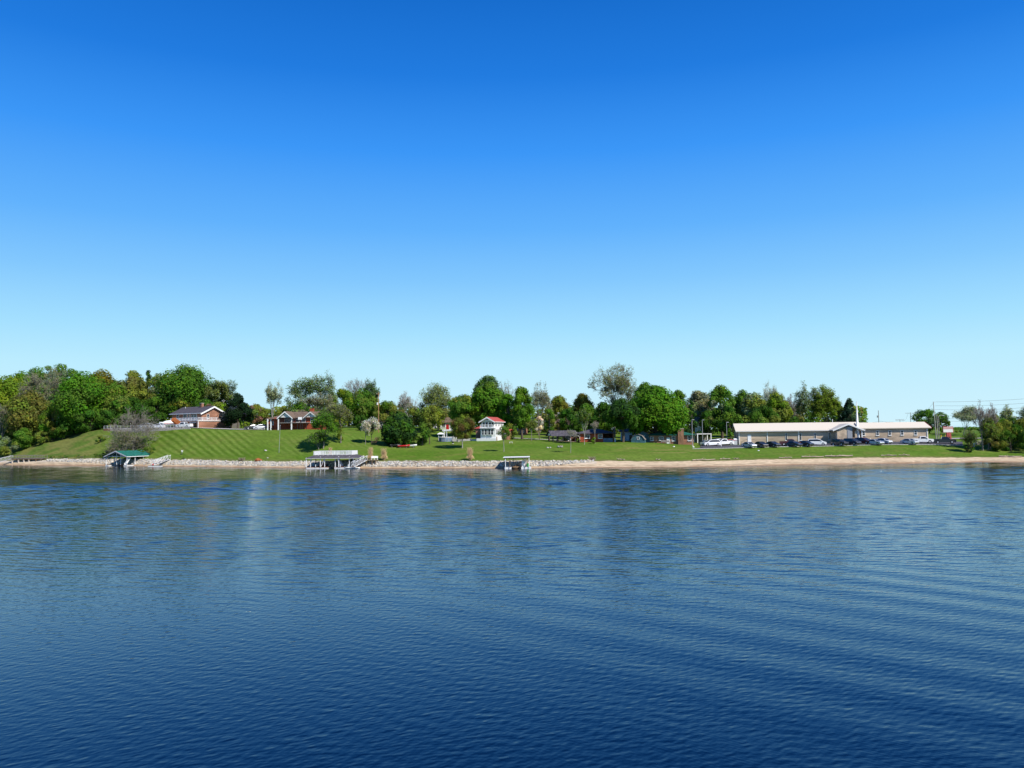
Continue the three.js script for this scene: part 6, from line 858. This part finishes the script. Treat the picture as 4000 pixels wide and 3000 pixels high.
const l1 = lightPole(2705, 42, 1640, 'left lamp post beside the green-roofed house'), l2 = lightPole(2745, 54, 1641, 'right lamp post behind the white vehicles');
lightPole(2840, 52, 1650, 'thin pole left of the church corner'); lightPole(2477, 50, 1618, 'white pole behind the blue barn-roofed shed');
{ const p = place(3661, 54.5, 0.1), t = thing('street_light', 'curved street light arm beside the leaning utility pole', 'street light', p), h = topAt(3661, 1622, p); part(t, 'pole', bar(V(0.6, 0, 0.3), V(0.6, h - 0.3, 0.3), 0.09, 8), M.paleBark); part(t, 'arm', new THREE.TubeGeometry(new THREE.CatmullRomCurve3([V(0.6, h - 0.4, 0.3), V(1.2, h, 0.3), V(2.0, h - 0.1, 0.3)]), 10, 0.05, 6), M.metal); part(t, 'lamp_head', rbox(0.6, 0.14, 0.3, 2.1, h - 0.22, 0.3, 0.05), M.metal); }
{ // roadside sign
  const p = place(3705, 42, 0.1), s = p.s, t = thing('roadside_sign', 'roadside sign with white panel on a red brick pillar', 'sign', p, yawD(-6)), y0 = topAt(3705, 1690, p), y1 = topAt(3705, 1666, p); part(t, 'pillar', box(1.25, y0 + 0.1, 0.6, 0.15, 0, 0), M.signRed); const pn = part(t, 'panel', rbox(2.9, y1 - y0, 0.5, 0, y0, 0, 0.05), M.signRed); part(pn, 'sign_face', box(2.7, (y1 - y0) * 0.5, 0.04, -0.05, y0 + 0.12, 0.26), M.white); part(pn, 'header_face', box(2.7, (y1 - y0) * 0.3, 0.04, -0.05, y0 + (y1 - y0) * 0.62, 0.26), mat(0.6, 0.36, 0.34, 0.7)); part(t, 'address_plate', box(0.35, 0.3, 0.03, 0.2, y0 * 0.35, 0.31), M.black);
  for (const [px, l] of [[3677, 'first yellow bollard post behind the roadside sign'], [3694, 'second yellow bollard post behind the roadside sign']]) { const b = thing('yellow_post', l, 'post', place(px, 48, 0.05)); part(b, 'post', bar(V(0, 0, 0), V(0, 1.3, 0), 0.12, 8), mat(0.65, 0.38, 0.03, 0.5)); part(b, 'cap', new THREE.SphereGeometry(0.13, 10, 6).translate(0, 1.3, 0), mat(0.65, 0.38, 0.03, 0.5)); }
  const m = thing('marker_post', 'white marker post at the edge of the shore thicket', 'post', place(3805, 20, 0.1)); part(m, 'post', box(0.2, 1.3, 0.12, 0, 0, 0), M.white); part(m, 'cap', box(0.24, 0.08, 0.16, 0, 1.3, 0), M.offwhite);
  const cb = thing('concrete_block', 'pale concrete block behind the marker post', 'block', place(3825, 26, 0.1)); part(cb, 'block', rbox(1.8, 1.1, 0.9, 0, 0, 0, 0.04), M.concrete); part(cb, 'lid', box(1.9, 0.1, 1, 0, 1.1, 0), M.concrete);
}
function rail2(px0, px1, off, h, label, material, group) { const a = place(px0, off, 0), b = place(px1, off, 0), t = thing('metal_handrail', label, 'railing', a, 0, group), d = b.clone().sub(a), n = Math.max(2, Math.round(d.length() / 1.5)); for (const f of [1, 0.5]) part(t, 'rail', bar(V(0, h * f, 0), V(d.x, d.y + h * f, d.z), 0.035, 5), material); for (let i = 0; i <= n; i++) part(t, 'post', post(d.x * i / n, d.y * i / n, d.z * i / n, h, 0.035), material); }
rail2(2816, 2862, 38.5, 0.55, 'low handrail by the asphalt drive left of the church', M.black);
{
  const wp = (px, off, l) => { const t = thing('white_post', l, 'post', place(px, off, 0.1)); part(t, 'post', box(0.16, 1.5, 0.16, 0, 0, 0), M.white); part(t, 'cap', box(0.2, 0.1, 0.2, 0, 1.5, 0), M.offwhite); }; wp(2817, 36, 'white post at the corner of the asphalt drive'); wp(2862, 40, 'white post before the church corner');
  const e = thing('electric_cabinet', 'grey electrical cabinet left of the church corner', 'cabinet', place(2872, 44, 0)); part(e, 'body', rbox(1.1, 1.3, 0.6, 0, 0, 0, 0.04), M.grey); part(e, 'door', box(0.9, 1.0, 0.03, 0, 0.15, 0.3), M.metal); const tk = thing('gas_tank', 'small white tank on legs beside the electrical cabinet', 'tank', place(2874, 47, 0)); part(tk, 'tank', new THREE.CapsuleGeometry(0.35, 0.9, 6, 14).rotateZ(Math.PI / 2).translate(0, 1.5, 0), M.white); for (const x of [-0.4, 0.4]) part(tk, 'leg', box(0.1, 1.2, 0.4, x, 0, 0), M.metal);
  const fp = place(1090, 12, 0.1), fl = thing('flagpole', 'thin bare flagpole on the lawn below the porch house', 'flagpole', fp), fh = topAt(1094, 1662, fp); part(fl, 'pole', bar(V(0, 0, 0), V(0.3, fh, 0), 0.06, 6, 0.035), M.grey); part(fl, 'finial', new THREE.SphereGeometry(0.09, 8, 6).translate(0.3, fh, 0), M.metal);
  const or = thing('lawn_ornament', 'small white whirligig ornament on the striped lawn', 'ornament', place(711, 9.5, 0.02)); part(or, 'stake', bar(V(0, 0, 0), V(0.1, 1.0, 0), 0.035), M.grey); part(or, 'base', rbox(0.6, 0.12, 0.4, -0.1, 0, 0, 0.04), M.black); for (let k = 0; k < 4; k++) part(or, 'vane', box(0.34, 0.14, 0.03, 0.2, 0, 0).rotateZ(k * Math.PI / 2 + 0.5).translate(0.1, 1.0, 0.06), M.white);
  const gb = thing('garden_bench', 'white garden bench on the lawn right of the white house', 'bench', place(1996, 36, 0.02)); part(gb, 'seat', box(0.9, 0.08, 0.4, 0, 0.32, 0), M.white); for (const x of [-0.35, 0.35]) part(gb, 'leg', box(0.1, 0.32, 0.36, x, 0, 0), M.white);
  const gr = thing('barbecue_grill', 'black and white kettle grill on the lawn before the pool', 'grill', place(1769, 34, 0.02)); part(gr, 'bowl', new THREE.SphereGeometry(0.32, 14, 8).scale(1, 0.8, 1).translate(0, 0.75, 0), M.black); part(gr, 'shelf', box(0.55, 0.1, 0.4, 0.05, 0.3, 0), M.white); for (let k = 0; k < 3; k++) part(gr, 'leg', bar(V(Math.cos(k * 2.1) * 0.3, 0, Math.sin(k * 2.1) * 0.3), V(Math.cos(k * 2.1) * 0.15, 0.6, Math.sin(k * 2.1) * 0.15), 0.025), M.black);
  const fr = thing('fire_pit', 'ring of stones round a fire pit on the lawn', 'fire pit', place(2188, 29, 0.02)); for (let k = 0; k < 12; k++) part(fr, 'stone', new THREE.IcosahedronGeometry(0.24, 0).scale(1, 0.8, 1).rotateY(k).translate(Math.cos(k / 12 * 6.283) * 0.6, 0.15 + 0.18 * (k % 2), Math.sin(k / 12 * 6.283) * 0.6), M.stone); part(fr, 'firewood', [bar(V(-0.4, 0.3, 0), V(0.4, 0.55, 0.1), 0.09), bar(V(0.3, 0.3, -0.2), V(-0.2, 0.6, 0.2), 0.09)], M.timber);
  const rk = (px, off, s, l, m = M.stone) => { const g = new THREE.IcosahedronGeometry(0.5, 1), q = g.attributes.position; for (let i = 0; i < q.count; i++) { const k = 0.8 + 0.4 * noise(q.getX(i) * 4 + px, q.getY(i) * 4 + q.getZ(i) * 3, 2); q.setXYZ(i, q.getX(i) * k, q.getY(i) * k * 0.6, q.getZ(i) * k); } g.computeVertexNormals(); const p = place(px, off, 0); single('boulder', g.scale(s, s, s).translate(0, 0.16 * s, 0), m, l, 'rock', p); };
  rk(2139, 27.5, 0.7, 'left flat pale stone on the lawn'); rk(2149, 27.6, 0.6, 'right flat pale stone on the lawn'); rk(1038, 13, 0.75, 'pale stone alone on the lawn left of the flagpole'); rk(1046, 7.6, 0.5, 'small pale stone low on the lawn above the rocks'); rk(2632, 35, 0.55, 'white stone marker on the grass beside the asphalt', M.white); rk(2708, 35, 0.6, 'black and white stone on the grass left of the asphalt', M.white); rk(2962, 20, 0.5, 'small white utility cover on the grass below the church', M.white);
  rk(1008, 5.2, 1.9, 'rusty orange heap of earth at the top of the rocks', M.rustWood); rk(1018, 5.4, 1.2, 'smaller rusty heap beside the orange earth', M.rustWood);
  // driftwood along the bank
  const logs = [[1592, 1722, 4.4, 0.14, 'long brown drift log lying across the rocks'], [1606, 1640, 3.6, 0.1, 'shorter drift log below the long brown one'], [1840, 1868, 3.2, 0.1, 'drift branch slanting over the pale rocks'], [2702, 2792, 5.6, 0.13, 'long pale drift log on the sandy bank'], [2810, 2850, 6.6, 0.12, 'pale driftwood at the grass edge left of the parked row'], [2865, 2885, 6.8, 0.1, 'short pale driftwood right of the longer piece'], [3040, 3092, 6.6, 0.12, 'grey drift log below the white minivan'], [3130, 3215, 7, 0.14, 'brown drift log under the white minivan end'], [3222, 3330, 7.2, 0.18, 'dark drift log below the church porch'], [3440, 3500, 7, 0.12, 'pale driftwood below the right church wing'], [3510, 3550, 7.2, 0.1, 'grey driftwood right of the pale one'], [2410, 2440, 7, 0.1, 'dark driftwood where the rocks end'], [2560, 2580, 7, 0.1, 'small dark driftwood on the sandy bank'], [3900, 3990, 6.4, 0.16, 'pale driftwood pile below the shore thicket']];
  for (const [a, b, off, rad, l] of logs) { const r = rng(a), p0 = place(a, off, 0), p1 = place(b, off - 0.5 + r(), 0), o = p0.clone(), n = 5, pts = []; for (let i = 0; i <= n; i++) { const q = p0.clone().lerp(p1, i / n); q.y = ground(q.x, q.z) + rad * 1.3 + (r() - 0.3) * 0.12; q.z += (r() - 0.5) * 0.5; pts.push(q.sub(o)); } const t = thing('drift_log', l, 'driftwood', o, 0, 'driftwood along the bank'); part(t, 'stem', new THREE.TubeGeometry(new THREE.CatmullRomCurve3(pts), 16, rad, 6), M.driftwood); for (let k = 0; k < 3; k++) { const q = pts[1 + k], e = q.clone().add(V((r() - 0.5) * 1.4, 0.15 + r() * 0.35, (r() - 0.5) * 0.8)); part(t, 'branch', bar(q, e, rad * 0.55, 5, rad * 0.2), M.driftwood); } }
  const bk = thing('bare_bush', 'brown bare brush where the rocks meet the sand', 'bush', place(2312, 5.6, 0.05)), s2 = new Soup(), r = rng(9); for (let k = 0; k < 160; k++) { const a = r() * 6.28, q = 0.5 + r(), e = [Math.cos(a) * q * 0.8, 0.2 + r() * 0.9, Math.sin(a) * q * 0.8]; s2.tube([0, 0, 0], e, 0.03, 0.012); } part(bk, 'twigs', s2.geo(false), M.driftwood);
  const bk2 = bk.clone(); bk2.name = numbered('bare_bush'); const q2 = place(945, 5.2, 0.05); bk2.position.copy(q2); tag(bk2, 'dark bare brush at the top of the rocks below the striped lawn', 'bush'); scene.add(bk2);
}
renderer.render(scene, camera);
